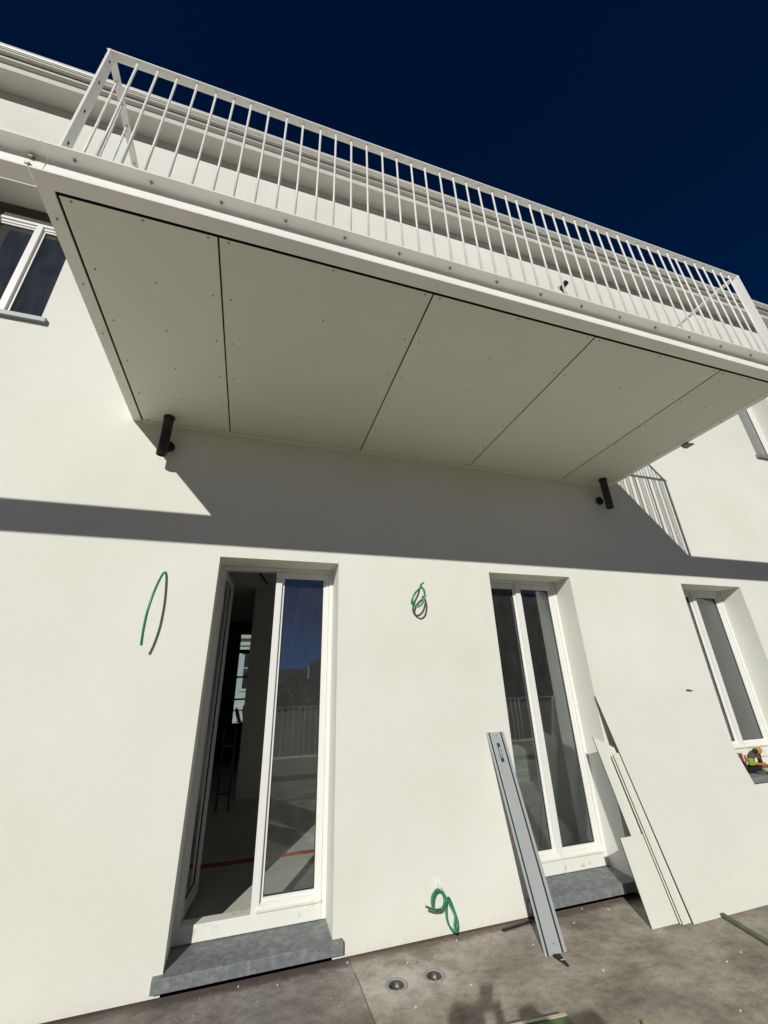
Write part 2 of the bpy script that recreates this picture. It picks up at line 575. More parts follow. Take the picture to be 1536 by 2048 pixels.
def disc(bm, c, r, axis, seg=14, h=0.004):
    ax = Vector(axis).normalized()
    tube(bm, [Vector(c), Vector(c) + ax * h], r, seg)

# ================================================================== THE SETTING
# terrace floor with two round drain openings
DR = [(0.884, -0.34), (1.115, -0.338)]
bm = NB()
DH = 0.08
xs = sorted({-14.0, -6.0, -2.0, 16.0, 6.0} | {d[0] + s * DH for d in DR for s in (-1, 1)})
ys = sorted({-6.0, -2.0, 0.22} | {-0.339 - DH, -0.339 + DH})
for i in range(len(xs) - 1):
    for j in range(len(ys) - 1):
        cx, cy = (xs[i] + xs[i + 1]) / 2, (ys[j] + ys[j + 1]) / 2
        if any(abs(cx - d[0]) < 0.02 and abs(cy + 0.339) < 0.02 for d in DR):
            continue
        bm.faces.new([bm.verts.new((x, y, 0)) for x, y in ((xs[i], ys[j]), (xs[i + 1], ys[j]), (xs[i + 1], ys[j + 1]), (xs[i], ys[j + 1]))])
for dx, dy in DR:
    N = 24
    inn = [bm.verts.new((dx + 0.043 * math.cos(2 * math.pi * k / N), -0.339 + 0.043 * math.sin(2 * math.pi * k / N), 0)) for k in range(N)]
    outv = []
    for k in range(N):
        a = 2 * math.pi * k / N
        c, s = math.cos(a), math.sin(a)
        q = DH / max(abs(c), abs(s))
        outv.append(bm.verts.new((dx + c * q, -0.339 + s * q, 0)))
    for k in range(N):
        bm.faces.new((inn[k], inn[(k + 1) % N], outv[(k + 1) % N], outv[k]))
tag(obj('terrace_floor', bm, 'terrace'), 'dusty brown terrace floor in front of the house', kind='structure')

# open country behind the terrace
bm = NB()
S = 1500
bm.faces.new([bm.verts.new(p) for p in ((-S, -S, -5), (S, -S, -5), (S, S, -5), (-S, S, -5))])
tag(obj('ground', bm, 'earth'), 'low ground around the house', kind='structure')
def hill_z(x, s):
    t = min(1.0, max(0.0, (x - 45.0) / 110.0))
    t = t * t * (3 - 2 * t)
    top = 23 * (0.88 + 0.12 * math.sin(x * 0.011 + 1.2) + 0.05 * math.sin(x * 0.037)) + 84 * t
    return -5.2 + top * math.sin(min(1, s * 1.3) * math.pi / 2)
bm = NB()
NXH, NYH = 90, 16
gv = []
for j in range(NYH + 1):
    row = []
    for i in range(NXH + 1):
        x = -500 + 1000 * i / NXH
        y = -170 - 330 * j / NYH
        s = j / NYH
        row.append(bm.verts.new((x, y, hill_z(x, s) + random.uniform(-0.6, 0.6) * s)))
    gv.append(row)
for j in range(NYH):
    for i in range(NXH):
        bm.faces.new((gv[j][i], gv[j][i + 1], gv[j + 1][i + 1], gv[j + 1][i]))
tag(obj('hill', bm, 'hillside', smooth=True), 'wooded hill facing the terrace', kind='structure')
items = []
for k in range(13000):
    x = random.uniform(-220, 330)
    q = random.random()
    r = random.uniform(0.7, 1.7)
    items.append((x, -170 - 330 * q, hill_z(x, q) + r * 0.7, r))
tag(blobs('forest', items, 0.3, 'foliage'), 'dark wood covering the hill', kind='stuff')

# ================================================================== HOUSE
house = empty('house', (0, 0, 0))
tag(house, 'cream plastered two storey house with French doors and slim windows', 'house')

# opening: x0, x1, z0, z1
OP = [(-0.377, 0.581, 0.012, 2.538), (2.049, 2.990, 0.012, 2.538), (4.519, 5.466, 0.62, 2.538),
      (-3.05, -2.116, 4.55, 6.30), (6.93, 7.87, 4.55, 6.30)]
WX0, WX1, WZ0, WZ1, WT = -9.0, 12.0, 0.012, 7.705, 0.42
bm = NB()
xs = sorted({WX0, WX1} | {v for o in OP for v in o[:2]})
zs = sorted({WZ0, WZ1} | {v for o in OP for v in o[2:]})
def in_op(x, z):
    return any(o[0] < x < o[1] and o[2] < z < o[3] for o in OP)
for yy in (0.0, WT):
    grid = {}
    def gvx(x, z):
        if (x, z) not in grid:
            grid[(x, z)] = bm.verts.new((x, yy, z))
        return grid[(x, z)]
    for i in range(len(xs) - 1):
        for j in range(len(zs) - 1):
            if not in_op((xs[i] + xs[i + 1]) / 2, (zs[j] + zs[j + 1]) / 2):
                bm.faces.new((gvx(xs[i], zs[j]), gvx(xs[i + 1], zs[j]), gvx(xs[i + 1], zs[j + 1]), gvx(xs[i], zs[j + 1])))
for x0, x1, z0, z1 in OP:
    for q in (((x0, 0, z0), (x0, WT, z0), (x0, WT, z1), (x0, 0, z1)), ((x1, 0, z0), (x1, 0, z1), (x1, WT, z1), (x1, WT, z0)),
              ((x0, 0, z1), (x0, WT, z1), (x1, WT, z1), (x1, 0, z1)), ((x0, 0, z0), (x1, 0, z0), (x1, WT, z0), (x0, WT, z0))):
        bm.faces.new([bm.verts.new(p) for p in q])
bm.faces.new([bm.verts.new(p) for p in ((WX0, 0, WZ0), (WX0, WT, WZ0), (WX1, WT, WZ0), (WX1, 0, WZ0))])
wall = obj('facade_wall', bm, 'plaster', house)

# base gap below the plaster
bm = NB()
bx(bm, WX0, OP[0][0] - 0.06, 0.02, 0.3, -0.2, 0.02)
bx(bm, OP[0][1] + 0.075, OP[1][0] - 0.06, 0.02, 0.3, -0.2, 0.02)
bx(bm, OP[1][1] + 0.075, WX1, 0.02, 0.3, -0.2, 0.02)
bx(bm, OP[0][0] - 0.06, OP[0][1] + 0.075, 0.10, 0.3, -0.2, 0.06)
bx(bm, OP[1][0] - 0.06, OP[1][1] + 0.075, 0.10, 0.3, -0.2, 0.06)
obj('plinth_joint', bm, 'hpl_core', house)

# cornice at the eaves
bm = NB()
prof = [(0.0, 7.707), (-0.205, 7.707), (-0.222, 7.695), (-0.227, 7.699), (-0.227, 7.713), (-0.222, 7.717), (-0.222, 7.803), (-0.231, 7.806)]
for k in range(9):
    a = math.radians(-95 + 170 * k / 8)
    prof.append((-0.240 - 0.030 * math.cos(a), 7.832 + 0.026 * math.sin(a)))
prof += [(-0.240, 7.860), (-0.312, 7.852), (-0.314, 7.872), (-0.322, 7.872), (-0.323, 7.885), (-0.330, 7.889), (-0.336, 7.905), (-0.336, 7.935), (-0.326, 7.948), (-0.2, 8.0), (0.0, 8.0)]
extrude_profile(bm, prof, WX0 - 0.3, WX1 + 0.3)
obj('cornice', bm, 'gutter', house)
bm = NB()
c = [bm.verts.new(p) for p in ((WX0 - .3, -0.325, 7.955), (WX1 + .3, -0.325, 7.955), (WX1 + .3, 4.2, 9.6), (WX0 - .3, 4.2, 9.6))]
d = [bm.verts.new(p) for p in ((WX0 - .3, 8.8, 7.845), (WX1 + .3, 8.8, 7.845))]
bm.faces.new(c)
bm.faces.new((c[3], c[2], d[1], d[0]))
obj('roof', bm, 'roof_sheet', house)

# inside: floors, ceilings, partitions, back wall with a tall window
bm = NB()
bx(bm, WX0, WX1, 0.30, 8.3, -0.3, 0.12)
obj('room_floor', bm, 'screed', house)
bm = NB()
bx(bm, WX0, WX1, 0.425, 8.3, 3.22, 3.5)
obj('room_ceiling', bm, 'room_ceiling', house)
bm = NB()
bx(bm, -0.09, 1.5, 4.05, 4.2, 0.125, 3.215)
bx(bm, -2.4, -1.15, 4.05, 4.2, 0.125, 3.215)
obj('partition_wall', bm, 'room_wall', house)
for q in ((-2.55, -2.4, 0.425, 8.2), (1.5, 1.62, 0.425, 8.2), (1.625, 6.9, 5.0, 5.12), (6.9, 7.0, 0.425, 5.0)):
    bm = NB()
    bx(bm, *q, 0.125, 3.215)
    obj('side_partition', bm, 'room_wall', house)
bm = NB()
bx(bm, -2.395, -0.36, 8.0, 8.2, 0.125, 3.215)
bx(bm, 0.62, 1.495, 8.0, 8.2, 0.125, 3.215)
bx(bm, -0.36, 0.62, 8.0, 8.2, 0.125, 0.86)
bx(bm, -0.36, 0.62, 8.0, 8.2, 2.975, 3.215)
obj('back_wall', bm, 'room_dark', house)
bw = obj('back_window', (lambda b: (bx(b, -0.36, 0.62, 8.05, 8.11, 0.862, 0.90), bx(b, -0.36, 0.62, 8.05, 8.11, 2.93, 2.973), bx(b, -0.358, -0.335, 8.05, 8.11, 0.90, 2.93), bx(b, 0.595, 0.618, 8.05, 8.11, 0.90, 2.93), b)[-1])(NB()), 'tool_black', house)
for z, t in ((2.52, 0.045), (1.917, 0.02), (1.417, 0.02)):
    bm = NB()
    bx(bm, -0.335, 0.595, 8.055, 8.105, z - t, z + t)
    obj('glazing_bar', bm, 'tool_black', bw)
bm = NB()
bx(bm, -0.335, 0.595, 8.076, 8.084, 0.90, 2.93)
obj('glass_pane', bm, 'glass', bw)
# shell that closes the house: side walls, rear, upper floor back wall
bm = NB()
bx(bm, WX0, WX0 + 0.3, 0.425, 8.3, -5, 7.7)
bx(bm, WX1 - 0.3, WX1, 0.425, 8.3, -5, 7.7)
bx(bm, WX0 + .3, WX1 - .3, 8.21, 8.4, 3.22, 7.7)
bx(bm, WX0 + .3, -2.56, 8.21, 8.4, -5, 3.21)
bx(bm, 1.63, WX1 - .3, 8.21, 8.4, -5, 3.21)
bx(bm, WX0 + .3, WX1 - .3, 3.0, 3.15, 3.505, 7.6)
bx(bm, WX0 + .3, WX1 - .3, 0.425, 3.0, 7.3, 7.5)
obj('outer_wall', bm, 'room_wall', house)
bm = NB()
bx(bm, -2.2, 1.45, 1.50, 1.59, 0.1205, 0.124)
obj('red_floor_strip', bm, 'red_strip', house)

# ---- joinery
FY0, FY1 = 0.245, 0.315      # fixed frame
SY0, SY1 = 0.258, 0.318      # sash
GY = 0.285

def frame_ring(bm, x0, x1, z0, z1, y0, y1, wl_, wr, wt, wb, bev=0.0):
    bx(bm, x0, x0 + wl_, y0, y1, z0, z1)
    bx(bm, x1 - wr, x1, y0, y1, z0, z1)
    if wt:
        bx(bm, x0 + wl_, x1 - wr, y0 + 0.001, y1 - 0.001, z1 - wt, z1)
    if wb:
        bx(bm, x0 + wl_, x1 - wr, y0 + 0.001, y1 - 0.001, z0, z0 + wb)

def sash(parent, x0, x1, z0, z1, hinge=None, ang=0.0, nose=True, stile=0.046):
    """one glazed leaf: profiled stiles and rails, glazing bead, gasket, pane, drip nose; built at origin x0 when hinged"""
    ox = x0 if hinge is None else 0.0
    oy = 0.0 if hinge is None else -SY0
    a, b = (x0, x1) if hinge is None else (0.0, x1 - x0)
    bm = NB()
    frame_ring(bm, a, b, z0, z1, SY0 + oy, SY1 + oy, stile * 0.55, stile * 0.55, 0.030, 0.045)
    i = stile * 0.55
    frame_ring(bm, a + i, b - i, z0 + 0.045, z1 - 0.030, SY0 + 0.010 + oy, SY1 - 0.004 + oy, stile * 0.45, stile * 0.45, 0.022, 0.022)
    s = obj('leaf_frame', bm, 'frame_white', parent)
    ga, gb, gz0, gz1 = a + stile, b - stile, z0 + 0.067, z1 - 0.052
    bm = NB()
    frame_ring(bm, ga, gb, gz0, gz1, GY - 0.007 + oy, GY + 0.008 + oy, 0.004, 0.004, 0.004, 0.004)
    g0 = obj('gasket', bm, 'gasket', parent)
    bm = NB()
    bx(bm, ga + 0.004, gb - 0.004, GY - 0.002 + oy, GY + 0.002 + oy, gz0 + 0.004, gz1 - 0.004)
    g = obj('glass_pane', bm, 'glass', parent)
    out = [s, g0, g]
    if nose:
        bm = NB()
        extrude_profile(bm, [(SY0 - 0.002 + oy, z0 + 0.004), (SY0 - 0.030 + oy, z0 + 0.004), (SY0 - 0.032 + oy, z0 + 0.018), (SY0 - 0.014 + oy, z0 + 0.034), (SY0 - 0.002 + oy, z0 + 0.040)], a + 0.006, b - 0.002)
        out.append(obj('drip_rail', bm, 'frame_dirty', parent))
    if hinge is not None:
        for q in out:
            q.location = (hinge[0], hinge[1], 0)
            q.rotation_euler = (0, 0, ang)
    return out

def opening_unit(kind, x0, x1, z0, z1, label, left_open=False, thr=True, mid=None, sashtop=None):
    """a pair of leaves in a fixed frame; z0 is the underside of the fixed frame"""
    bm = NB()
    fw = 0.034
    zt = z1 - 0.002
    frame_ring(bm, x0 + 0.001, x1 - 0.001, z0, zt, FY0, FY1, fw, fw, 0.030, 0.0)
    unit = obj(kind, bm, 'frame_white', house)
    unit['label'] = label
    zb = z0 + 0.088
    bm = NB()
    bx(bm, x0 + 0.035, x1 - 0.035, FY0 - 0.004, FY1 + 0.02, z0 + 0.001, zb, 0.004)
    obj('threshold' if thr else 'bottom_rail', bm, 'frame_dirty', unit)
    c = (x0 + x1) / 2 if mid is None else mid
    zs0, zs1 = zb + 0.002, zt - 0.032
    xl, xr = x0 + 0.036, x1 - 0.036
    if left_open:
        sash(unit, xl, c - 0.002, zs0, zs1, hinge=(xl + 0.004, FY1 - 0.02), ang=math.radians(83), nose=False)
        for z in (0.5, 2.2):
            bm = NB()
            tube(bm, [(xl + 0.002, FY1 - 0.012, z - 0.045), (xl + 0.002, FY1 - 0.012, z + 0.045)], 0.008, 8)
            obj('hinge', bm, 'frame_white', unit)
    else:
        sash(unit, xl, c - 0.002, zs0, zs1)
    sash(unit, c + 0.002, xr, zs0, zs1)
    bm = NB()
    bx(bm, c - 0.026, c + 0.026, SY0 - 0.016, SY0 - 0.0005, zs0 - 0.01, zs1 - 0.003, 0.003)
    obj('meeting_stile', bm, 'frame_white', unit)
    return unit

d1 = opening_unit('french_door', *OP[0][:2], 0.118, OP[0][3], 'French door with its left leaf standing open into the dark room', left_open=True, mid=0.108)
d2 = opening_unit('french_door', *OP[1][:2], 0.118, OP[1][3], 'closed French door behind the leaning saw guide rail')
w3 = opening_unit('window', *OP[2][:2], 0.765, OP[2][3], 'slim ground floor window with tools on its sill', thr=False)
# white infill below the ground floor window frame
bm = NB()
bx(bm, OP[2][0] + .001, OP[2][1] - .001, FY0 + 0.012, FY1, 0.665, 0.764)
obj('bottom_infill', bm, 'frame_white', w3)
for o, lab, bl in ((OP[3], 'upper window at the left end with a dark shutter box', False), (OP[4], 'upper window at the right edge with a pale blind drawn', True)):
    u = opening_unit('window', o[0], o[1], 4.60, 6.10, lab, thr=False)
    bm = NB()
    bx(bm, o[0] + .001, o[1] - .001, FY0 + 0.01, FY1 + 0.05, 6.10, 6.298)
    obj('shutter_box', bm, 'shutter_box', u)
    if bl:
        bm = NB()
        n = 26
        for k in range(n):
            z = 4.70 + k * 0.054
            bx(bm, o[0] + 0.05, o[1] - 0.05, FY1 + 0.03, FY1 + 0.036, z, z + 0.052)
        obj('blind', bm, 'blind', u)

# stone sills
def sill(unit, x0, x1, z0, z1, yin, over=0.05, m='slate', yo=-0.04, slope=0.012):
    bm = NB()
    vs = []
    prof = [(yo, z0), (yin, z0), (yin, z1 + slope), (yo + 0.004, z1), (yo, z1 - 0.004)]
    extrude_profile(bm, [(p if p > -0.001 else p, z) for p, z in prof], x0 + 0.0015, x1 - 0.0015)
    for a, b in ((x0 - over, x0 + 0.0015), (x1 - 0.0015, x1 + over + 0.01)):
        extrude_profile(bm, [(yo, z0), (-0.001, z0), (-0.001, z1 + 0.002), (yo + 0.004, z1), (yo, z1 - 0.004)], a, b)
    bmesh.ops.remove_doubles(bm, verts=bm.verts, dist=0.0002)
    return obj('sill', bm, m, unit)

sill(d1, OP[0][0], OP[0][1], 0.042, 0.103, 0.262)
sill(d2, OP[1][0], OP[1][1], 0.042, 0.103, 0.262)
sill(w3, OP[2][0], OP[2][1], 0.622, 0.662, 0.262)
for u, o in zip([c for c in house.children if c.name.startswith('window')][1:], OP[3:]):
    sill(u, o[0], o[1], 4.552, 4.60, 0.262, m='zinc', over=0.045)

# ================================================================== BALCONY
BX0, BX1, BYF, BZ0, BZ1 = -1.217, 3.883, -1.918, 3.694, 3.905
balc = empty('balcony', (1.33, 0, BZ0))
tag(balc, 'cream steel balcony with panelled underside and slim baluster railing', 'balcony')
BO = Vector((1.33, 0, BZ0))

def bobj(name, bm, m, parent=None, smooth=False):
    """balcony part: keep world placement under the balcony root"""
    o = obj(name, bm, m, None, smooth)
    o.parent = parent or balc
    if parent is None:
        o.location = -BO
    return o

def u_profile(yf, yb, z0, z1, tf=0.013, tw=0.009, fil=0.012):
    """open side towards yf (outer), web at yb"""
    s = 1 if yb > yf else -1
    wi = yb - s * tw
    p = [(yf, z0), (yb, z0), (yb, z1), (yf, z1), (yf, z1 - tf * 0.8)]
    zz = z1 - tf
    for k in range(5):
        a = math.pi / 2 * k / 4
        p.append((wi - s * fil + s * fil * math.sin(a), zz - fil + fil * math.cos(a)))
    zz = z0 + tf
    for k in range(5):
        a = math.pi / 2 * k / 4
        p.append((wi - s * fil + s * fil * math.cos(a), zz + fil - fil * math.sin(a)))
    p.append((yf, z0 + tf * 0.8))
    return p

bm = NB()
extrude_profile(bm, u_profile(BYF, BYF + 0.08, BZ0, BZ1), BX0 + 0.001, BX1)
fb = bobj('front_beam', bm, 'steel_paint')
for k in range(16):
    bm = NB()
    x = -1.099 + 0.3292 * k
    tube(bm, [(x, -1.877, BZ1 - 0.0125), (x, -1.877, BZ1 - 0.0185)], 0.0085, 6)
    tube(bm, [(x, -1.877, BZ1 - 0.020), (x, -1.877, BZ1 - 0.030)], 0.0048, 8)
    bobj('bolt', bm, 'bolt', fb)
for sx, xo, xi in ((1, BX0, BX0 + 0.068), (-1, BX1, BX1 - 0.068)):
    bm = NB()
    extrude_profile(bm, u_profile(xi, xo, BZ0, BZ1), BYF + 0.0805, -0.002, 'Y')
    sb = bobj('side_beam', bm, 'steel_paint')
    for k in range(5):
        y = -1.70 + 0.365 * k
        bm = NB()
        tube(bm, [(xo + sx * 0.034, y, BZ0 + 0.001), (xo + sx * 0.034, y, BZ0 - 0.0035)], 0.0055, 8)
        bobj('screw', bm, 'screw' if k < 2 else 'bolt', sb)
# black sheet added so the panel gaps read dark, and the deck on top
bm = NB()
bx(bm, BX0 + 0.012, BX1 - 0.012, BYF + 0.082, -0.004, 3.735, 3.75)
bobj('gap_backing', bm, 'black_void')
bm = NB()
bx(bm, BX0 + 0.012, BX1 - 0.012, BYF + 0.082, -0.004, 3.865, 3.9)
bobj('deck_plate', bm, 'steel_paint')
seams = [-0.436, 0.773, 1.975, 3.164]
edges = [(BX0 + 0.081, seams[0] - 0.0048)] + [(seams[k] + 0.0048, seams[k + 1] - 0.0048) for k in range(3)] + [(seams[3] + 0.0048, BX1 - 0.0705)]
scr_me = None
for a, b in edges:
    bm = NB()
    bx(bm, a, b, BYF + 0.097, -0.024, BZ0 + 0.002, BZ0 + 0.010)
    for f in bm.faces:
        f.normal_update()
        f.material_index = 0 if abs(f.normal.z) > 0.5 else 1
    pn = bobj('soffit_panel', bm, ['hpl_panel', 'hpl_core'])
    cols = [a + 0.045, (a + b) / 2, b - 0.045] 
    for x in cols:
        for k in range(6):
            y = -1.806 + 0.352 * k
            if scr_me is None:
                bm = NB()
                tube(bm, [(0, 0, 0.001), (0, 0, -0.0028)], [0.0058, 0.0045], 8)
                s0 = obj('screw', bm, 'screw')
                scr_me = s0.data
                bpy.data.objects.remove(s0)
            s = bpy.data.objects.new('screw', scr_me)
            link(s, pn)
            s.location = (x, y, BZ0 + 0.002)
bm = NB()
extrude_profile(bm, [(-0.022, BZ0 - 0.001), (-0.001, BZ0 - 0.014), (-0.001, BZ0 + 0.012), (-0.022, BZ0 + 0.012)], BX0 + 0.07, BX1 - 0.07)
bobj('wall_trim', bm, 'hpl_panel')

# railing
RY0, RY1, RZ0, RZ1 = -1.892, -1.846, 4.935, 4.945
BALY = -1.869
PX0, PX1 = -1.166, 3.888
bm = NB()
bx(bm, PX0 - 0.018, PX1 + 0.03, RY0, RY1, RZ0, RZ1, 0.0015)
rail = bobj('railing', bm, 'rail_paint')
rail['label'] = 'flat white handrail along the balcony front with thin balusters'
bal_bm = NB()
tube(bal_bm, [(0, 0, 3.90), (0, 0, RZ0 + 0.002)], 0.0066, 8)
b0 = obj('baluster', bal_bm, 'rail_paint', smooth=False)
bal_me = b0.data
bpy.data.objects.remove(b0)
def baluster(x, y):
    o = bpy.data.objects.new('baluster', bal_me)
    link(o, rail)
    o.location = (x, y, 0)
    o.rotation_euler = (random.uniform(-.0012, .0012), random.uniform(-.0012, .0012), 0)
for k in range(46):
    baluster(-1.034 + 0.10745 * k, BALY)
for px in (PX0, PX1):
    sgn = 1 if px < 0 else -1
    bm = NB()
    bx(bm, px - 0.006, px + 0.006, RY0 - 0.006, RY1 + 0.012, 3.9055, RZ0 - 0.0005, 0.001)
    po = bobj('post', bm, 'rail_paint', rail)
    bm = NB()
    bx(bm, px - 0.020, px + 0.020, RY1 + 0.001, -0.003, RZ0, RZ1)
    bobj('side_handrail', bm, 'rail_paint', rail)
    for k in range(16):
        baluster(px, -1.752 + 0.1085 * k)
    if px < 0:
        for z in (4.02, 4.32, 4.62, 4.86):
            bm = NB()
            tube(bm, [(px + 0.0062, BALY, z - 0.008), (px + 0.0062, BALY, z + 0.008)], 0.0006, 6)
            bx(bm, px + 0.0055, px + 0.0072, BALY - 0.004, BALY + 0.004, z - 0.013, z + 0.013)
            bobj('slot', bm, 'black_void', rail)
# small dark angle piece added for a dark spot outside the right side beam
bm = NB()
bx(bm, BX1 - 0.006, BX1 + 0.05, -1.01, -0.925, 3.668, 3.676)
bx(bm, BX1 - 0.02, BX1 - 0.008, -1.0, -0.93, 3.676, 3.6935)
bobj('dark_angle_piece', bm, 'screw')

# the beams that go on beside the balcony, each with its arm back to the wall
def beam_run(x0, x1, label, bolts):
    t = empty('steel_beam', ((x0 + x1) / 2, -1.9, BZ0))
    tag(t, label, 'beam')
    off = Vector(t.location)
    bm = NB()
    extrude_profile(bm, u_profile(BYF, BYF + 0.08, BZ0, BZ1), x0, x1)
    o = obj('channel', bm, 'steel_paint', t)
    o.location = -off
    for x, z in bolts:
        bm = NB()
        tube(bm, [(x, -1.8472, z), (x, -1.8515, z)], 0.015, 14)
        tube(bm, [(x, -1.8515, z), (x, -1.863, z)], 0.0115, 6)
        q = obj('bolt', bm, 'bolt', t)
        q.location = -off
    far = x0 if x0 < 0 else x1
    for xa in (far,):
        bm = NB()
        s = 0.07 if x0 < 0 else -0.07
        extrude_profile(bm, u_profile(xa + s, xa, BZ0, BZ1), BYF + 0.081, -0.002, 'Y')
        q = obj('wall_arm', bm, 'steel_paint', t)
        q.location = -off
beam_run(-8.6, BX0 - 0.004, 'long steel channel running left from the balcony', [(-1.276, 3.869), (-1.277, 3.812)])
beam_run(BX1 + 0.004, 11.6, 'long steel channel running right from the balcony', [(3.96, 3.869), (3.96, 3.812)])

# ---- drain pipes
def drain(x, y, label):
    t = empty('drain_pipe', (x, y, 3.33))
    tag(t, label, 'pipe', 'drain pipe stubs under the balcony')
    bm = NB()
    N = 20
    prof = [(0.034, 0.20), (0.034, 0.0), (0.040, 0.0), (0.040, 0.325), (0.040, 0.366)]
    rings = []
    for r, z in prof:
        rings.append([bm.verts.new((r * math.cos(2 * math.pi * k / N), r * math.sin(2 * math.pi * k / N), z)) for k in range(N)])
    for a, b in zip(rings, rings[1:]):
        for k in range(N):
            f = bm.faces.new((a[k], a[(k + 1) % N], b[(k + 1) % N], b[k]))
            f.smooth = True
    bm.faces.new(rings[0])
    obj('pipe', bm, 'black_plastic', t)
    bm = NB()
    tube(bm, [(0, 0, 0.345), (0, 0, 0.3665)], 0.045, N)
    obj('collar', bm, 'black_plastic', t)
    return t
drain(-0.918, -0.122, 'black drain pipe stub under the left end of the balcony')
drain(3.643, -0.128, 'black drain pipe stub under the right end of the balcony')
for x, z, lab in ((-0.903, 3.474, 'round black pipe socket in the wall behind the left drain stub'), (3.642, 3.470, 'round black pipe socket in the wall beside the right drain stub')):
    bm = NB()
    tube(bm, [(0, 0.05, 0), (0, -0.026, 0)], 0.046, 20)
    tube(bm, [(0, -0.026, 0), (0, -0.030, 0)], [0.046, 0.040], 20)
    o = obj('wall_socket_pipe', bm, 'black_plastic')
    o.location = (x, 0, z)
    tag(o, lab, 'pipe', 'pipe sockets in the wall')
t = empty('overflow_pipe', (4.008, 0, 7.157))
tag(t, 'short black overflow pipe high on the wall behind the balusters', 'pipe')
bm = NB()
tube(bm, [(0, 0.04, 0), (0, -0.125, 0)], 0.038, 16)
obj('pipe', bm, 'black_plastic', t)
bm = NB()
tube(bm, [(0, -0.127, 0), (0, -0.125, 0)], 0.030, 12)
obj('bore', bm, 'black_void', t)
bm = NB()
tube(bm, [(-0.02, 0.01, 0.02), (-0.02, -0.012, 0.02)], [0.05, 0.04], 9)
obj('foam', bm, 'cream_tape', t)

# ================================================================== GREEN CONDUITS
def conduit(label, paths, r, extra=()):
    t = empty('green_conduit', paths[0][0])
    tag(t, label, 'conduit', 'green conduits left sticking out of the wall')
    off = Vector(t.location)
    for p in paths:
        bm = NB()
        tube(bm, smooth_path([Vector(q) - off for q in p]), r, 10)
        obj('tube', bm, 'green_pvc', t)
    for p in extra:
        bm = NB()
        tube(bm, smooth_path([Vector(q) - off for q in p]), r * 0.8, 8)
        obj('cable', bm, 'white_pvc', t)
conduit('straight green conduit drooping from the wall left of the open door',
        [[(-0.745, 0.03, 2.388), (-0.748, -0.015, 2.386), (-0.757, -0.06, 2.345), (-0.772, -0.118, 2.22), (-0.785, -0.142, 2.07), (-0.791, -0.122, 1.94), (-0.793, -0.09, 1.853)]], 0.0085)
W2 = [(1.334, 0.02, 2.365), (1.286, -0.04, 2.327), (1.229, -0.07, 2.265), (1.199, -0.09, 2.204), (1.208, -0.12, 2.173), (1.245, -0.14, 2.162), (1.28, -0.15, 2.195), (1.298, -0.15, 2.251), (1.305, -0.14, 2.292), (1.293, -0.13, 2.324), (1.259, -0.13, 2.314), (1.215, -0.13, 2.269), (1.194, -0.13, 2.217), (1.213, -0.12, 2.178), (1.257, -0.1, 2.174), (1.296, -0.09, 2.203), (1.322, -0.08, 2.253), (1.325, -0.09, 2.291), (1.301, -0.11, 2.329), (1.275, -0.13, 2.345), (1.301, -0.15, 2.368)]
conduit('looped green conduit high on the wall between the two doors', [W2], 0.0075)
W3a = [(1.314, -0.02, 0.264), (1.282, -0.03, 0.262), (1.248, -0.05, 0.244), (1.237, -0.06, 0.216), (1.242, -0.07, 0.187), (1.262, -0.09, 0.182), (1.291, -0.1, 0.19), (1.315, -0.09, 0.216), (1.317, -0.08, 0.245), (1.299, -0.07, 0.273), (1.265, -0.08, 0.276), (1.233, -0.1, 0.259), (1.217, -0.12, 0.23)]
W3t = [(1.156, -0.16, 0.241), (1.201, -0.14, 0.216), (1.247, -0.12, 0.198), (1.295, -0.09, 0.188), (1.33, -0.06, 0.199), (1.344, -0.05, 0.218)]
W3b = [(1.325, -0.04, 0.26), (1.342, -0.05, 0.232), (1.345, -0.06, 0.207), (1.329, -0.08, 0.18), (1.319, -0.1, 0.143), (1.328, -0.11, 0.109), (1.344, -0.12, 0.088), (1.364, -0.13, 0.082), (1.385, -0.12, 0.095), (1.389, -0.11, 0.13), (1.379, -0.1, 0.169), (1.367, -0.09, 0.207), (1.35, -0.09, 0.235), (1.328, -0.1, 0.229), (1.32, -0.1, 0.2)]
W3c = [(1.356, -0.07, 0.204), (1.366, -0.1, 0.175), (1.371, -0.12, 0.143), (1.358, -0.13, 0.114), (1.36, -0.14, 0.089), (1.364, -0.15, 0.079)]
conduit('coiled green conduit low on the wall just above the terrace', [W3a, W3t, W3b, W3c], 0.0066,
        [[(1.305, 0.02, 0.323), (1.297, -0.02, 0.308), (1.301, -0.03, 0.279), (1.314, -0.02, 0.264)], [(1.325, 0.02, 0.315), (1.323, -0.02, 0.293), (1.327, -0.03, 0.271)]])

# ================================================================== SAW GUIDE RAIL
gr = empty('saw_guide_rail', (1.821, -0.411, 0.0))
tag(gr, 'silver saw guide rail with teal strips leaning on the wall', 'guide rail')
ex = Vector((0.99, 0.006, 0.0)).normalized()
ez = Vector((0.017, 0.400, 1.183)).normalized()
eyn = ez.cross(ex).normalized()
if eyn.y > 0:
    eyn = -eyn                     # front normal, towards the terrace
RM = Matrix(((ex.x, -eyn.x, ez.x), (ex.y, -eyn.y, ez.y), (ex.z, -eyn.z, ez.z))).to_4x4()
gr.rotation_euler = RM.to_euler()
GL = 1.248
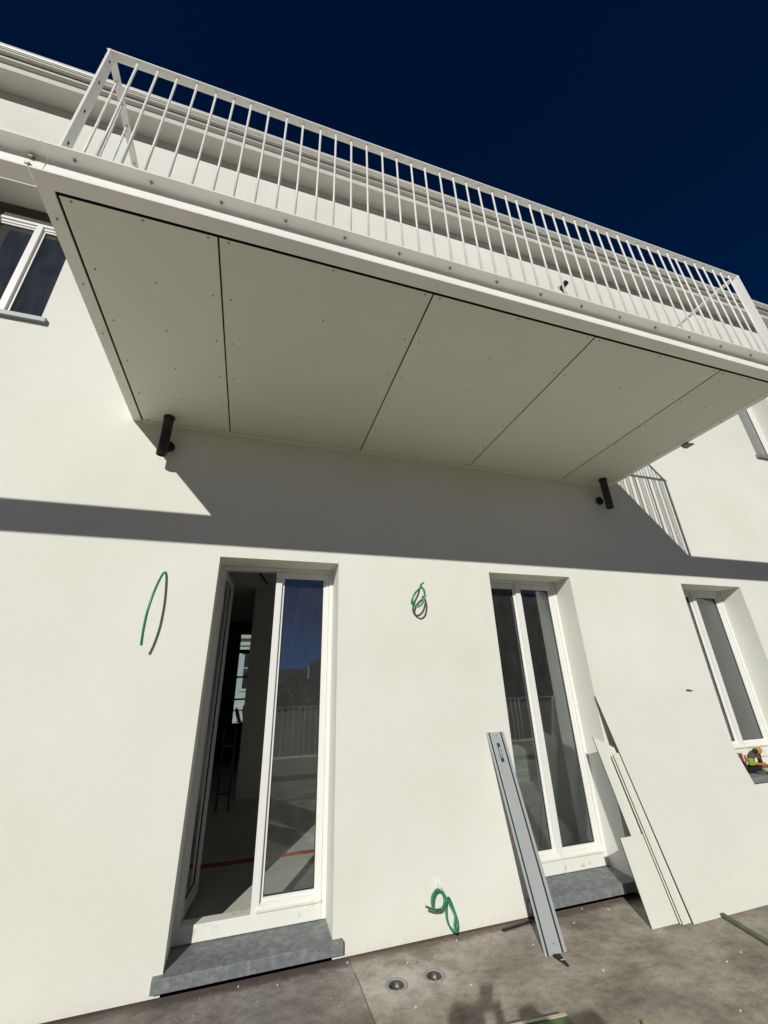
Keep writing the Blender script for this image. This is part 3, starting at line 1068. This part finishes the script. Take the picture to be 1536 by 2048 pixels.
# local: x across, -y towards viewer, z along the rail
bm = NB()
pr_ = [(0.0, 0.0), (0.0, -0.004), (0.012, -0.004), (0.012, -0.0075), (0.030, -0.0075), (0.030, -0.013), (0.044, -0.013), (0.044, -0.0065),
       (0.118, -0.0065), (0.118, -0.0085), (0.138, -0.0085), (0.138, -0.0055), (0.158, -0.0055), (0.158, 0.0)]
A = [bm.verts.new((x, y, 0)) for x, y in pr_]
B = [bm.verts.new((x, y, GL)) for x, y in pr_]
for k in range(len(pr_)):
    bm.faces.new((A[k], A[(k + 1) % len(pr_)], B[(k + 1) % len(pr_)], B[k]))
bm.faces.new(A[::-1])
bm.faces.new(B)
obj('extrusion', bm, 'alu', gr)
for a, b, y in ((0.0135, 0.0260, -0.0076), (0.1205, 0.1335, -0.0086)):
    bm = NB()
    bx(bm, a, b, y - 0.001, y, 0.001, GL - 0.001)
    obj('glide_strip', bm, 'teal', gr)
bm = NB()
bx(bm, 0.064, 0.090, -0.0073, -0.0066, 1.035, 1.168)
lab = obj('brand_label', bm, 'teal_label', gr)
cu = bpy.data.curves.new('brand_text', 'FONT')
cu.body = 'makita'
cu.size = 0.029
cu.shear = 0.25
cu.offset = 0.0001
cu.extrude = 0.0002
cu.align_x = 'CENTER'
tmp = bpy.data.objects.new('tmp_text', cu)
link(tmp)
bpy.context.view_layer.update()
tm = bpy.data.meshes.new_from_object(tmp.evaluated_get(bpy.context.evaluated_depsgraph_get()))
bpy.data.objects.remove(tmp)
tm.materials.clear()
tm.materials.append(MATS['white_print'])
bt = link(bpy.data.objects.new('brand_text', tm), lab)
# text x -> rail z, text y -> -rail x, facing -y
bt.matrix_local = Matrix(((0, -1, 0, 0.0850), (0, 0, -1, -0.0076), (1, 0, 0, 1.100), (0, 0, 0, 1)))
for z in (0.045, 1.225):
    bm = NB()
    tube(bm, [(0.081, -0.0064, z), (0.081, -0.0069, z)], 0.004, 10)
    obj('hole', bm, 'black_void', gr)

# ================================================================== LEANING BOARDS
def board(name, corners, label, t=0.008, group='cut panels leaning on the wall'):
    c0 = Vector(corners[3])
    bm = NB()
    slab(bm, [Vector(c) - c0 for c in corners], t)
    o = obj(name, bm, ['hpl_board', 'hpl_core'])
    o.location = c0
    tag(o, label, 'panel', group)
    return o
big = board('facade_panel', [(2.972, -0.022, 1.425), (4.292, -0.022, 1.437), (4.275, -0.452, 0.002), (2.983, -0.465, 0.002)], 'large cream panel leaning on the wall between door and window')
board('facade_panel', [(2.694, -0.272, 0.461), (2.919, -0.272, 0.464), (2.911, -0.416, 0.002), (2.674, -0.413, 0.002)], 'smallest cream offcut leaning in front of the other boards')
board('facade_panel', [(2.821, -0.058, 1.106), (3.000, -0.088, 1.012), (2.990, -0.398, 0.002), (2.808, -0.398, 0.002)], 'cream board with slanted top end beside the second door')
board('facade_panel', [(2.918, -0.142, 0.978), (2.987, -0.142, 0.983), (2.991, -0.441, 0.002), (2.912, -0.443, 0.002)], 'narrow cream strip along the left edge of the large panel')
board('facade_panel', [(2.908, -0.130, 0.962), (2.960, -0.130, 0.966), (2.965, -0.430, 0.002), (2.902, -0.430, 0.002)], 'second narrow cream strip just behind the first one')
bm = NB()
bx(bm, 1.11, 1.15, 0.432, 0.439, 1.430, 1.444)
bx(bm, 1.14, 1.185, 0.433, 0.438, 1.426, 1.436)
ch = obj('dark_edge_bit', bm, 'hpl_core', big)  # two small dark bits added on the panel's top edge
# batten leg: green batten on the terrace, partly behind the big panel
def lying_bar(name, a, b, w, h, m, label, cat, z=0.003):
    a, b = Vector(a), Vector(b)
    d = b - a
    L_ = d.length
    bm = NB()
    bx(bm, 0, L_, -w / 2, w / 2, 0, h, 0.002)
    o = obj(name, bm, m)
    o.location = (a.x, a.y, z)
    o.rotation_euler = (0, 0, math.atan2(d.y, d.x))
    tag(o, label, cat)
    return o
lying_bar('timber_batten', (3.30, -0.30), (3.05, -1.35), 0.036, 0.018, 'green_batten', 'green stained batten lying beside the large panel', 'batten')
lying_bar('rubber_strip', (1.735, -0.075), (1.985, -0.045), 0.018, 0.012, 'tool_black', 'black rubber strip lying along the foot of the wall', 'strip')
wd = empty('plastic_wedge', (1.888, -0.442, 0.002))
tag(wd, 'small dark wedge on the floor in front of the guide rail', 'wedge')
bm = NB()
vs = [bm.verts.new(p) for p in ((-0.022, 0.012, 0), (0.022, 0.004, 0), (0.006, -0.10, 0), (-0.008, -0.098, 0), (-0.022, 0.012, 0.012), (0.022, 0.004, 0.012), (0.006, -0.10, 0.003), (-0.008, -0.098, 0.003))]
for q in ((0, 1, 2, 3), (4, 7, 6, 5), (0, 4, 5, 1), (1, 5, 6, 2), (2, 6, 7, 3), (3, 7, 4, 0)):
    bm.faces.new([vs[k] for k in q])
obj('wedge_body', bm, 'tool_black', wd)
bm = NB()
bx(bm, -0.012, 0.012, -0.052, -0.044, 0.0085, 0.0095)
obj('stripe', bm, 'cream_tape', wd)

# green filmed board on a low stack at the front
gb = empty('formwork_board', (1.30, -1.20, 0.0))
tag(gb, 'green faced board with pale edge at the bottom of the frame', 'board')
ga = math.radians(-5.5)
gb.rotation_euler = (0, 0, ga)
gb.location = (1.484, -1.050, 0.0)
bm = NB()
bx(bm, -0.50, 0.0, -0.62, 0.0, 0.102, 0.118, 0.001)
obj('green_face', bm, 'green_film', gb)
bm = NB()
bx(bm, -0.50, -0.001, -0.001, 0.016, 0.098, 0.121)
obj('pale_edge', bm, 'pale_wood', gb)
bm = NB()
for x in (-0.45, -0.08):
    bx(bm, x, x + 0.06, -0.60, -0.03, 0.0, 0.101)
obj('bearer', bm, 'raw_wood', gb)
lying_bar('wood_offcut', (1.88, -1.075), (1.97, -1.14), 0.05, 0.03, 'raw_wood', 'brown wood offcut at the bottom edge right of the green board', 'offcut')

# floor drains
for k, (dx, dy) in enumerate(DR):
    t = empty('floor_drain', (dx, -0.339, 0))
    tag(t, ('floor drain nearer the open door', 'floor drain nearer the guide rail')[k], 'drain', 'round floor drains')
    N = 24
    bm = NB()
    prof = [(0.066, 0.001), (0.060, 0.005), (0.050, 0.006), (0.044, 0.001), (0.0425, -0.012)]
    rings = [[bm.verts.new((r * math.cos(2 * math.pi * i / N) * (1 + 0.02 * math.sin(i * 2.3)), r * math.sin(2 * math.pi * i / N), z)) for i in range(N)] for r, z in prof]
    for a, b in zip(rings, rings[1:]):
        for i in range(N):
            bm.faces.new((a[i], a[(i + 1) % N], b[(i + 1) % N], b[i])).smooth = True
    obj('mortar_rim', bm, 'mortar', t)
    bm = NB()
    prof = [(0.0415, 0.003), (0.040, 0.003), (0.039, -0.05), (0.034, -0.075), (0.020, -0.085), (0.006, -0.09)]
    rings = [[bm.verts.new((r * math.cos(2 * math.pi * i / N), r * math.sin(2 * math.pi * i / N), z)) for i in range(N)] for r, z in prof]
    for a, b in zip(rings, rings[1:]):
        for i in range(N):
            bm.faces.new((a[i], a[(i + 1) % N], b[(i + 1) % N], b[i])).smooth = True
    bm.faces.new(rings[-1])
    obj('metal_cup', bm, 'galv', t)
    bm = NB()
    slab(bm, [(-0.034, -0.006, -0.022), (0.010, 0.016, -0.016), (0.006, 0.024, -0.052), (-0.030, 0.004, -0.056)], 0.002, 0)
    obj('flap', bm, 'galv', t)

# crumbs of mortar on the floor, too many to count
items = []
for k in range(110):
    if random.random() < 0.5:
        x, y = random.uniform(-0.6, 4.3), -abs(random.gauss(0.05, 0.10)) - 0.005
    else:
        x, y = random.uniform(-0.6, 3.6), random.uniform(-1.25, -0.05)
    if any(math.hypot(x - d[0], y + 0.339) < 0.07 for d in DR):
        continue
    r = random.choice((0.0012, 0.0015, 0.002, 0.002, 0.003, 0.006))
    items.append((x, y, r * 0.5, r))
tag(blobs('mortar_crumbs', items, 0.3, 'crumb'), 'pale mortar crumbs scattered on the terrace floor', 'debris', kind='stuff')

# ================================================================== TOOLS ON THE WINDOW SILL
SZ = 0.668
def part(t, name, m, fn, smooth=False):
    bm = NB()
    fn(bm)
    return obj(name, bm, m, t, smooth)
tr = empty('tool_tray', (4.84, 0.145, SZ))
tag(tr, 'dark open tool tray on the window sill', 'tray')
part(tr, 'tray_base', 'tool_black', lambda b: bx(b, -0.085, 0.085, -0.06, 0.06, 0, 0.006))
part(tr, 'tray_wall', 'tool_black', lambda b: (bx(b, -0.085, 0.085, -0.06, -0.055, 0.006, 0.05), bx(b, -0.085, 0.085, 0.055, 0.06, 0.006, 0.05), bx(b, -0.085, -0.08, -0.055, 0.055, 0.006, 0.05), bx(b, 0.08, 0.085, -0.055, 0.055, 0.006, 0.05)))
dr = empty('cordless_drill', (5.03, 0.15, SZ))
tag(dr, 'yellow and black cordless drill standing on the window sill', 'drill')
dr.rotation_euler = (0, 0, math.radians(200))
part(dr, 'battery', 'tool_black', lambda b: bx(b, -0.045, 0.055, -0.038, 0.038, 0.0, 0.05, 0.006))
part(dr, 'foot', 'tool_yellow', lambda b: bx(b, -0.042, 0.052, -0.036, 0.036, 0.05, 0.066, 0.005))
part(dr, 'grip', 'tool_black', lambda b: tube(b, [(0.0, 0, 0.06), (-0.006, 0, 0.10), (-0.016, 0, 0.15)], [0.021, 0.019, 0.022], 10))
part(dr, 'motor_housing', 'tool_yellow', lambda b: tube(b, [(-0.075, 0, 0.172), (-0.07, 0, 0.172), (0.0, 0, 0.172), (0.04, 0, 0.172)], [0.022, 0.031, 0.033, 0.028], 14))
part(dr, 'rear_cap', 'tool_black', lambda b: tube(b, [(-0.092, 0, 0.172), (-0.076, 0, 0.172)], [0.018, 0.03], 14))
part(dr, 'chuck', 'tool_black', lambda b: tube(b, [(0.041, 0, 0.172), (0.062, 0, 0.172), (0.098, 0, 0.172)], [0.024, 0.023, 0.013], 12))
part(dr, 'trigger', 'tool_red', lambda b: bx(b, 0.008, 0.022, -0.007, 0.007, 0.112, 0.140, 0.002))
tp = empty('tape_measure', (4.885, 0.14, SZ + 0.052))
tag(tp, 'lime green tape measure on top of the tool tray', 'tape measure')
part(tp, 'case', 'tool_lime', lambda b: bx(b, -0.032, 0.030, -0.018, 0.018, 0.0, 0.062, 0.012))
part(tp, 'lock_button', 'tool_black', lambda b: bx(b, 0.024, 0.034, -0.008, 0.008, 0.030, 0.048, 0.002))
part(tp, 'hook', 'galv', lambda b: bx(b, 0.026, 0.042, -0.008, 0.008, 0.004, 0.006))
pl = empty('pliers', (4.80, 0.14, SZ + 0.012))
tag(pl, 'red handled pliers standing in the tool tray', 'pliers')
part(pl, 'handle', 'tool_red', lambda b: tube(b, smooth_path([(0.0, 0, 0.06), (-0.018, 0, 0.10), (-0.014, 0, 0.155)]), 0.007, 8))
part(pl, 'handle', 'tool_red', lambda b: tube(b, smooth_path([(0.004, 0, 0.06), (0.022, 0, 0.09), (0.024, 0, 0.135)]), 0.007, 8))
part(pl, 'jaw', 'galv', lambda b: bx(b, -0.010, 0.012, -0.005, 0.005, 0.0, 0.062, 0.003))
kn = empty('putty_knife', (4.822, 0.165, SZ + 0.012))
tag(kn, 'grey putty knife standing in the tool tray', 'putty knife')
part(kn, 'blade', 'alu', lambda b: bx(b, -0.028, 0.028, -0.001, 0.001, 0.085, 0.155))
part(kn, 'handle', 'tool_black', lambda b: bx(b, -0.010, 0.010, -0.008, 0.008, 0.0, 0.085, 0.004))
kn.rotation_euler = (0, math.radians(-14), 0)
pc = empty('marker_pen', (4.775, 0.165, SZ + 0.012))
tag(pc, 'black marker leaning out of the tool tray', 'marker')
part(pc, 'barrel', 'tool_black', lambda b: tube(b, [(0, 0, 0), (0, 0, 0.12)], 0.008, 10))
part(pc, 'cap', 'tool_green', lambda b: tube(b, [(0, 0, 0.12), (0, 0, 0.155)], [0.009, 0.007], 10))
rl = empty('tape_roll', (4.945, 0.05, SZ))
tag(rl, 'cream roll of tape at the front of the window sill', 'tape roll')
def ringm(b, r0, r1, h):
    N = 20
    R_ = [[b.verts.new((r * math.cos(2 * math.pi * k / N), r * math.sin(2 * math.pi * k / N), z)) for k in range(N)] for r, z in ((r0, 0), (r1, 0), (r1, h), (r0, h))]
    for i in range(4):
        a, c_ = R_[i], R_[(i + 1) % 4]
        for k in range(N):
            b.faces.new((a[k], a[(k + 1) % N], c_[(k + 1) % N], c_[k]))
part(rl, 'tape', 'cream_tape', lambda b: ringm(b, 0.020, 0.030, 0.024))
part(rl, 'core', 'cardboard', lambda b: ringm(b, 0.0175, 0.0198, 0.024))
o = lying_bar('hardwood_strip', (4.95, 0.10), (5.28, 0.02), 0.022, 0.028, 'brown_wood', 'reddish brown hardwood strip on the sill in front of the drill', 'strip', z=SZ + 0.03)
o = lying_bar('green_spacer', (4.80, 0.055), (4.905, 0.03), 0.03, 0.018, 'tool_green', 'dull green plastic spacer on the sill below the tray', 'spacer', z=SZ)
o = lying_bar('bit_case', (4.865, -0.005), (4.925, -0.018), 0.03, 0.014, 'tool_black', 'small black bit case near the sill front edge', 'case', z=0.665)
for x, y in ((4.985, 0.09), (5.22, 0.035)):
    bm = NB()
    bx(bm, -0.03, 0.03, -0.02, 0.02, 0, 0.0295, 0.002)
    o = obj('packing_block', bm, 'pale_wood')
    o.location = (x, y, SZ)
    tag(o, 'pale packing block under the ' + ('left' if x < 5.1 else 'right') + ' end of the hardwood strip', 'block')

# ================================================================== INSIDE THE ROOMS
wb = empty('wrapped_bundle', (4.25, 3.5, 0.12))
tag(wb, 'pale plastic wrapped bundle with painted glint band inside the second room', 'bundle')
bm = NB()
extrude_profile(bm, [(-0.75, 0), (0.27, 0), (0.27, 0.22), (0.20, 0.42), (0.02, 0.52), (-0.75, 0.52)], -0.15, 0.55, 'Y')
obj('bundle', bm, 'wrap', wb)
bm = NB()
extrude_profile(bm, [(-0.755, 0.15), (0.276, 0.15), (0.276, 0.175), (-0.755, 0.175)], -0.155, 0.555, 'Y')
obj('glint_band', bm, 'glint_band', wb)  # bright band painted in as a glint across the bundle
cb = empty('ceiling_cable', (0.0, 2.2, 3.218))
tag(cb, 'loose black cable hanging from the ceiling of the first room', 'cable')
part(cb, 'cable', 'tool_black', lambda b: tube(b, smooth_path([(-0.15, -0.5, 0.0), (-0.13, -0.45, -0.15), (-0.05, -0.3, -0.30), (0.05, -0.2, -0.40)]), 0.012, 8))
lv = empty('folded_ladder', (-0.28, 3.4, 0.12))
tag(lv, 'dark folded step ladder leaning inside the first room', 'ladder')
for x in (-0.05, 0.10):
    part(lv, 'stile', 'tool_green', lambda b, x=x: bx(b, x, x + 0.025, 0, 0.05, 0, 0.95))
for k in range(3):
    part(lv, 'rung', 'tool_green', lambda b, k=k: bx(b, -0.024, 0.099, 0.005, 0.045, 0.2 + 0.27 * k, 0.22 + 0.27 * k))

# ================================================================== BEHIND THE HOUSE: neighbour building, cactus
nb = empty('apartment_building', (0.0, 26.0, -9.0))
nb.scale = (1.4, 1.4, 1.4)
tag(nb, 'pale rendered building seen through the rear window', 'building')
part(nb, 'wall', 'town_tint', lambda b: bx(b, -9, 9, 0, 8, 0, 15))
part(nb, 'cornice', 'town_white', lambda b: (bx(b, -9.1, 9.1, -0.25, -0.002, 9.9, 10.1), bx(b, -9.1, 9.1, -0.16, -0.002, 10.15, 10.4)))
for x in (-4.3, -2.15, 0.1, 2.25, 4.4):
    for z in (4.9, 7.7):
        w = part(nb, 'window', 'town_white', lambda b, x=x, z=z: (bx(b, x - 0.5, x + 0.5, -0.06, -0.004, z - 0.06, z + 0.02), bx(b, x - 0.5, x + 0.5, -0.09, -0.004, z + 1.55, z + 1.65)))
        part(w, 'pane', 'town_glass', lambda b, x=x, z=z: bx(b, x - 0.38, x + 0.38, -0.02, -0.004, z + 0.05, z + 1.5))
        part(w, 'bar', 'town_white', lambda b, x=x, z=z: (bx(b, x - 0.02, x + 0.02, -0.04, -0.021, z + 0.05, z + 1.5), bx(b, x - 0.37, x + 0.37, -0.04, -0.021, z + 0.9, z + 0.94)))
for z in (6.9, 9.6):
    part(nb, 'string_course', 'town_white', lambda b, z=z: bx(b, -9, 9, -0.10, -0.003, z, z + 0.12))
cp = empty('cactus_plant', (-0.02, 9.4, 0.15))
tag(cp, 'potted cactus outside the rear window of the first room', 'plant')
part(cp, 'pot', 'terracotta', lambda b: tube(b, [(0, 0, 0), (0, 0, 0.42), (0, 0, 0.48)], [0.16, 0.22, 0.24], 16))
bm = NB()
for k in range(14):
    a = random.uniform(0, 6.28)
    sp_ = random.uniform(0.10, 0.34)
    p = [(0, 0, 0.46), (math.cos(a) * sp_ * 0.6, math.sin(a) * sp_ * 0.6, 0.72), (math.cos(a) * sp_, math.sin(a) * sp_, random.uniform(0.85, 1.15))]
    tube(bm, smooth_path(p, 4), [0.03, 0.05, 0.055, 0.05, 0.04, 0.045, 0.05, 0.04, 0.018], 7)
obj('stems', bm, 'cactus', cp)
bm = NB()
bx(bm, -0.7, 0.8, -0.45, 0.45, -0.3, -0.002)
o = obj('roof_ledge', bm, 'town_white')
o.location = (0.0, 9.25, 0.15)
tag(o, 'low pale ledge carrying the potted cactus', 'ledge')

# ================================================================== BEHIND THE CAMERA
pw = empty('parapet_railing', (0, -6.0, 0))
tag(pw, 'white baluster railing on a low kerb at the terrace edge', 'railing')
part(pw, 'kerb', 'plaster', lambda b: bx(b, -14, 16, -0.12, 0.12, 0.0, 0.255))
part(pw, 'coping', 'plaster', lambda b: bx(b, -14, 16, -0.16, 0.16, 0.256, 0.30))
part(pw, 'retaining_wall', 'plaster', lambda b: bx(b, -14, 16, -0.12, -0.01, -5.0, -0.002))
part(pw, 'handrail', 'rail_paint', lambda b: bx(b, -14, 16, -0.024, 0.024, 1.235, 1.247))
bb = NB()
tube(bb, [(0, 0, 0.30), (0, 0, 1.236)], 0.008, 6)
b1 = obj('baluster', bb, 'rail_paint')
bme = b1.data
bpy.data.objects.remove(b1)
for k in range(110):
    o = bpy.data.objects.new('baluster', bme)
    link(o, pw)
    o.location = (-6.5 + 0.12 * k, 0, 0)
for k, (x, y, z, w, h) in enumerate(((38, -262, 10.5, 7, 6), (48, -262, 10.8, 6, 6), (58, -265, 11.6, 6, 5))):
    hs = empty('hill_house', (x, y, z))
    tag(hs, ('leftmost white house on the wooded hill', 'middle white house on the wooded hill', 'rightmost white house on the wooded hill')[k], 'house', 'houses on the hill')
    part(hs, 'wall', 'town_white', lambda b: bx(b, -w / 2, w / 2, -4, 4, -6, h))
    def roof(b):
        v = [b.verts.new(p) for p in ((-w / 2 - .3, -4.3, h), (w / 2 + .3, -4.3, h), (w / 2 + .3, 4.3, h), (-w / 2 - .3, 4.3, h), (-w / 2 - .3, 0, h + 1.8), (w / 2 + .3, 0, h + 1.8))]
        for q in ((0, 1, 5, 4), (2, 3, 4, 5), (0, 4, 3), (1, 2, 5), (0, 3, 2, 1)):
            b.faces.new([v[i] for i in q])
    part(hs, 'roof', 'town_roof', roof)
    for xx in (-2.4, 0, 2.4):
        part(hs, 'window', 'town_glass', lambda b, xx=xx: bx(b, xx - 0.5, xx + 0.5, 4.0, 4.04, h - 3.2, h - 1.6))

# tall boxes out of view, added to cast two straight-edged floor shadows
def caster(x0, x1, y0, y1, z0, z1, label):
    t = empty('shadow_caster', ((x0 + x1) / 2, (y0 + y1) / 2, z0))
    tag(t, label, 'box', 'unseen boxes added for their floor shadows')
    w, d, h = (x1 - x0) / 2, (y1 - y0) / 2, z1 - z0
    part(t, 'caster', 'cardboard', lambda b: bx(b, -w, w, -d, d, 0, h - 0.002, 0.003))
    part(t, 'packing_tape', 'tape_brown', lambda b: bx(b, -w * 0.98, w * 0.98, -0.025, 0.025, h - 0.0018, h - 0.0008))
caster(0.03, 0.114, -3.95, -3.508, 0.0, 1.55, 'slim tall carton out of view, added to cast a floor shadow')
caster(0.125, 0.333, -4.25, -3.73, 0.0, 1.60, 'wide tall carton out of view behind the slim one, added for its shadow')

# ---- the photographer, standing behind and left of the camera
ps = empty('person', (-0.42, -3.80, 0.0))
tag(ps, 'person in dark jacket holding up a phone', 'person')
PO = Vector((-0.42, -3.80, 0.0))
def skin(name, verts, edges_, m, sub=2, root=0):
    me = bpy.data.meshes.new(name)
    me.from_pydata([Vector(v[:3]) - PO for v in verts], edges_, [])
    me.materials.append(MATS[m])
    o = bpy.data.objects.new(name, me)
    link(o, ps)
    sm = o.modifiers.new('Skin', 'SKIN')
    sm.use_smooth_shade = True
    o.modifiers.new('Sub', 'SUBSURF').levels = sub
    o.modifiers['Sub'].render_levels = sub
    for k, v in enumerate(verts):
        r = v[3]
        me.skin_vertices[0].data[k].radius = r if isinstance(r, tuple) else (r, r)
        me.skin_vertices[0].data[k].use_root = (k == root)
    return o
up = -CD
phone_c = CPOS + up * 0.045 - CF * 0.030
HL = phone_c - CR * 0.047 - up * 0.015 - CF * 0.035
HR = phone_c + CR * 0.047 - up * 0.015 - CF * 0.035
V = [(-0.42, -3.80, 0.96, 0.145), (-0.42, -3.80, 1.15, 0.125), (-0.415, -3.79, 1.36, 0.135), (-0.41, -3.785, 1.45, 0.085), (-0.41, -3.775, 1.52, 0.052),
     (-0.405, -3.755, 1.60, 0.075), (-0.40, -3.745, 1.68, 0.088), (-0.40, -3.75, 1.745, 0.065),
     (-0.60, -3.79, 1.41, 0.062), (-0.40, -3.52, 1.40, 0.045), (HL.x - 0.01, HL.y - 0.03, HL.z - 0.06, 0.028), (HL.x, HL.y, HL.z, 0.024),
     (-0.22, -3.79, 1.41, 0.062), (-0.01, -3.58, 1.40, 0.045), (HR.x, HR.y - 0.03, HR.z - 0.06, 0.028), (HR.x, HR.y, HR.z, 0.024),
     (-0.52, -3.80, 0.90, 0.095), (-0.53, -3.79, 0.50, 0.062), (-0.54, -3.82, 0.09, 0.042), (-0.54, -3.68, 0.04, 0.036),
     (-0.32, -3.80, 0.90, 0.095), (-0.30, -3.79, 0.50, 0.062), (-0.29, -3.82, 0.09, 0.042), (-0.28, -3.68, 0.04, 0.036)]
E_ = [(0, 1), (1, 2), (2, 3), (3, 4), (4, 5), (5, 6), (6, 7), (3, 8), (8, 9), (9, 10), (10, 11), (3, 12), (12, 13), (13, 14), (14, 15),
      (0, 16), (16, 17), (17, 18), (18, 19), (0, 20), (20, 21), (21, 22), (22, 23)]
# fingers, rooted in each palm and closing on the phone's edge
for side, root_i, H in ((-1, 11, HL), (1, 15, HR)):
    for k in range(4):
        b = H + up * (0.028 - 0.016 * k) + CR * side * 0.006
        L_ = (0.030, 0.034, 0.032, 0.026)[k]
        i0 = len(V)
        p1 = b + CF * 0.012 + CR * side * 0.010
        p2 = p1 + CF * 0.010 - CR * side * L_ * 0.5
        for p, r in ((b, 0.009), (p1, 0.008), (p2, 0.0075)):
            V.append((p.x, p.y, p.z, r))
        E_ += [(root_i, i0), (i0, i0 + 1), (i0 + 1, i0 + 2)]
    i0 = len(V)
    t1 = H + up * 0.02 - CF * 0.012 - CR * side * 0.012
    t2 = t1 + up * 0.022 - CR * side * 0.010
    for p, r in ((t1, 0.011), (t2, 0.009)):
        V.append((p.x, p.y, p.z, r))
    E_ += [(root_i, i0), (i0, i0 + 1)]
skin('body', V, E_, 'skin_tone')
JV = [(-0.42, -3.80, 0.86, 0.165), (-0.42, -3.80, 1.12, 0.150), (-0.415, -3.79, 1.36, 0.155), (-0.41, -3.785, 1.45, 0.10), (-0.41, -3.78, 1.485, 0.075),
      (-0.60, -3.79, 1.41, 0.08), (-0.40, -3.52, 1.40, 0.10), (HL.x - 0.012, HL.y - 0.035, HL.z - 0.05, 0.062),
      (-0.22, -3.79, 1.41, 0.08), (-0.01, -3.58, 1.40, 0.10), (HR.x, HR.y - 0.035, HR.z - 0.05, 0.062)]
skin('jacket', JV, [(0, 1), (1, 2), (2, 3), (3, 4), (3, 5), (5, 6), (6, 7), (3, 8), (8, 9), (9, 10)], 'jacket')
skin('trousers', [(-0.42, -3.80, 0.95, 0.155), (-0.52, -3.80, 0.86, 0.105), (-0.53, -3.79, 0.50, 0.078), (-0.54, -3.82, 0.10, 0.06),
                  (-0.32, -3.80, 0.86, 0.105), (-0.30, -3.79, 0.50, 0.078), (-0.29, -3.82, 0.10, 0.06)],
     [(0, 1), (1, 2), (2, 3), (0, 4), (4, 5), (5, 6)], 'trousers')
skin('hair', [(-0.40, -3.80, 1.62, 0.06), (-0.40, -3.80, 1.70, 0.086), (-0.40, -3.765, 1.762, 0.072)], [(0, 1), (1, 2)], 'hair')
for x in (-0.54, -0.285):
    skin('shoe', [(x, -3.86, 0.055, 0.05), (x, -3.76, 0.05, 0.05), (x + 0.005, -3.66, 0.04, 0.042)], [(0, 1), (1, 2)], 'tool_black')
bm = NB()
fc = Vector((-0.40, -3.745, 1.665)) - PO
for sx in (-1, 1):
    bmesh.ops.create_icosphere(bm, subdivisions=1, radius=0.012, matrix=Matrix.Translation(fc + Vector((sx * 0.032, 0.078, 0.012))))
obj('eyes', bm, 'tool_black', ps)
bm = NB()
tube(bm, [fc + Vector((0, 0.082, 0.012)), fc + Vector((0, 0.105, -0.022)), fc + Vector((0, 0.085, -0.03))], [0.008, 0.013, 0.010], 8)
obj('nose', bm, 'skin_tone', ps)
bm = NB()
tube(bm, [fc + Vector((-0.024, 0.078, -0.052)), fc + Vector((0, 0.086, -0.052)), fc + Vector((0.024, 0.078, -0.052))], [0.004, 0.006, 0.004], 6)
obj('mouth', bm, 'tool_red', ps)
bm = NB()
bx(bm, -0.037, 0.037, -0.075, 0.075, -0.004, 0.004, 0.003)
ph = obj('phone', bm, 'tool_black')
ph.matrix_world = Matrix(((CR.x, up.x, -CF.x, phone_c.x), (CR.y, up.y, -CF.y, phone_c.y), (CR.z, up.z, -CF.z, phone_c.z), (0, 0, 0, 1)))
tag(ph, 'dark phone held up in both hands by the person', 'phone')
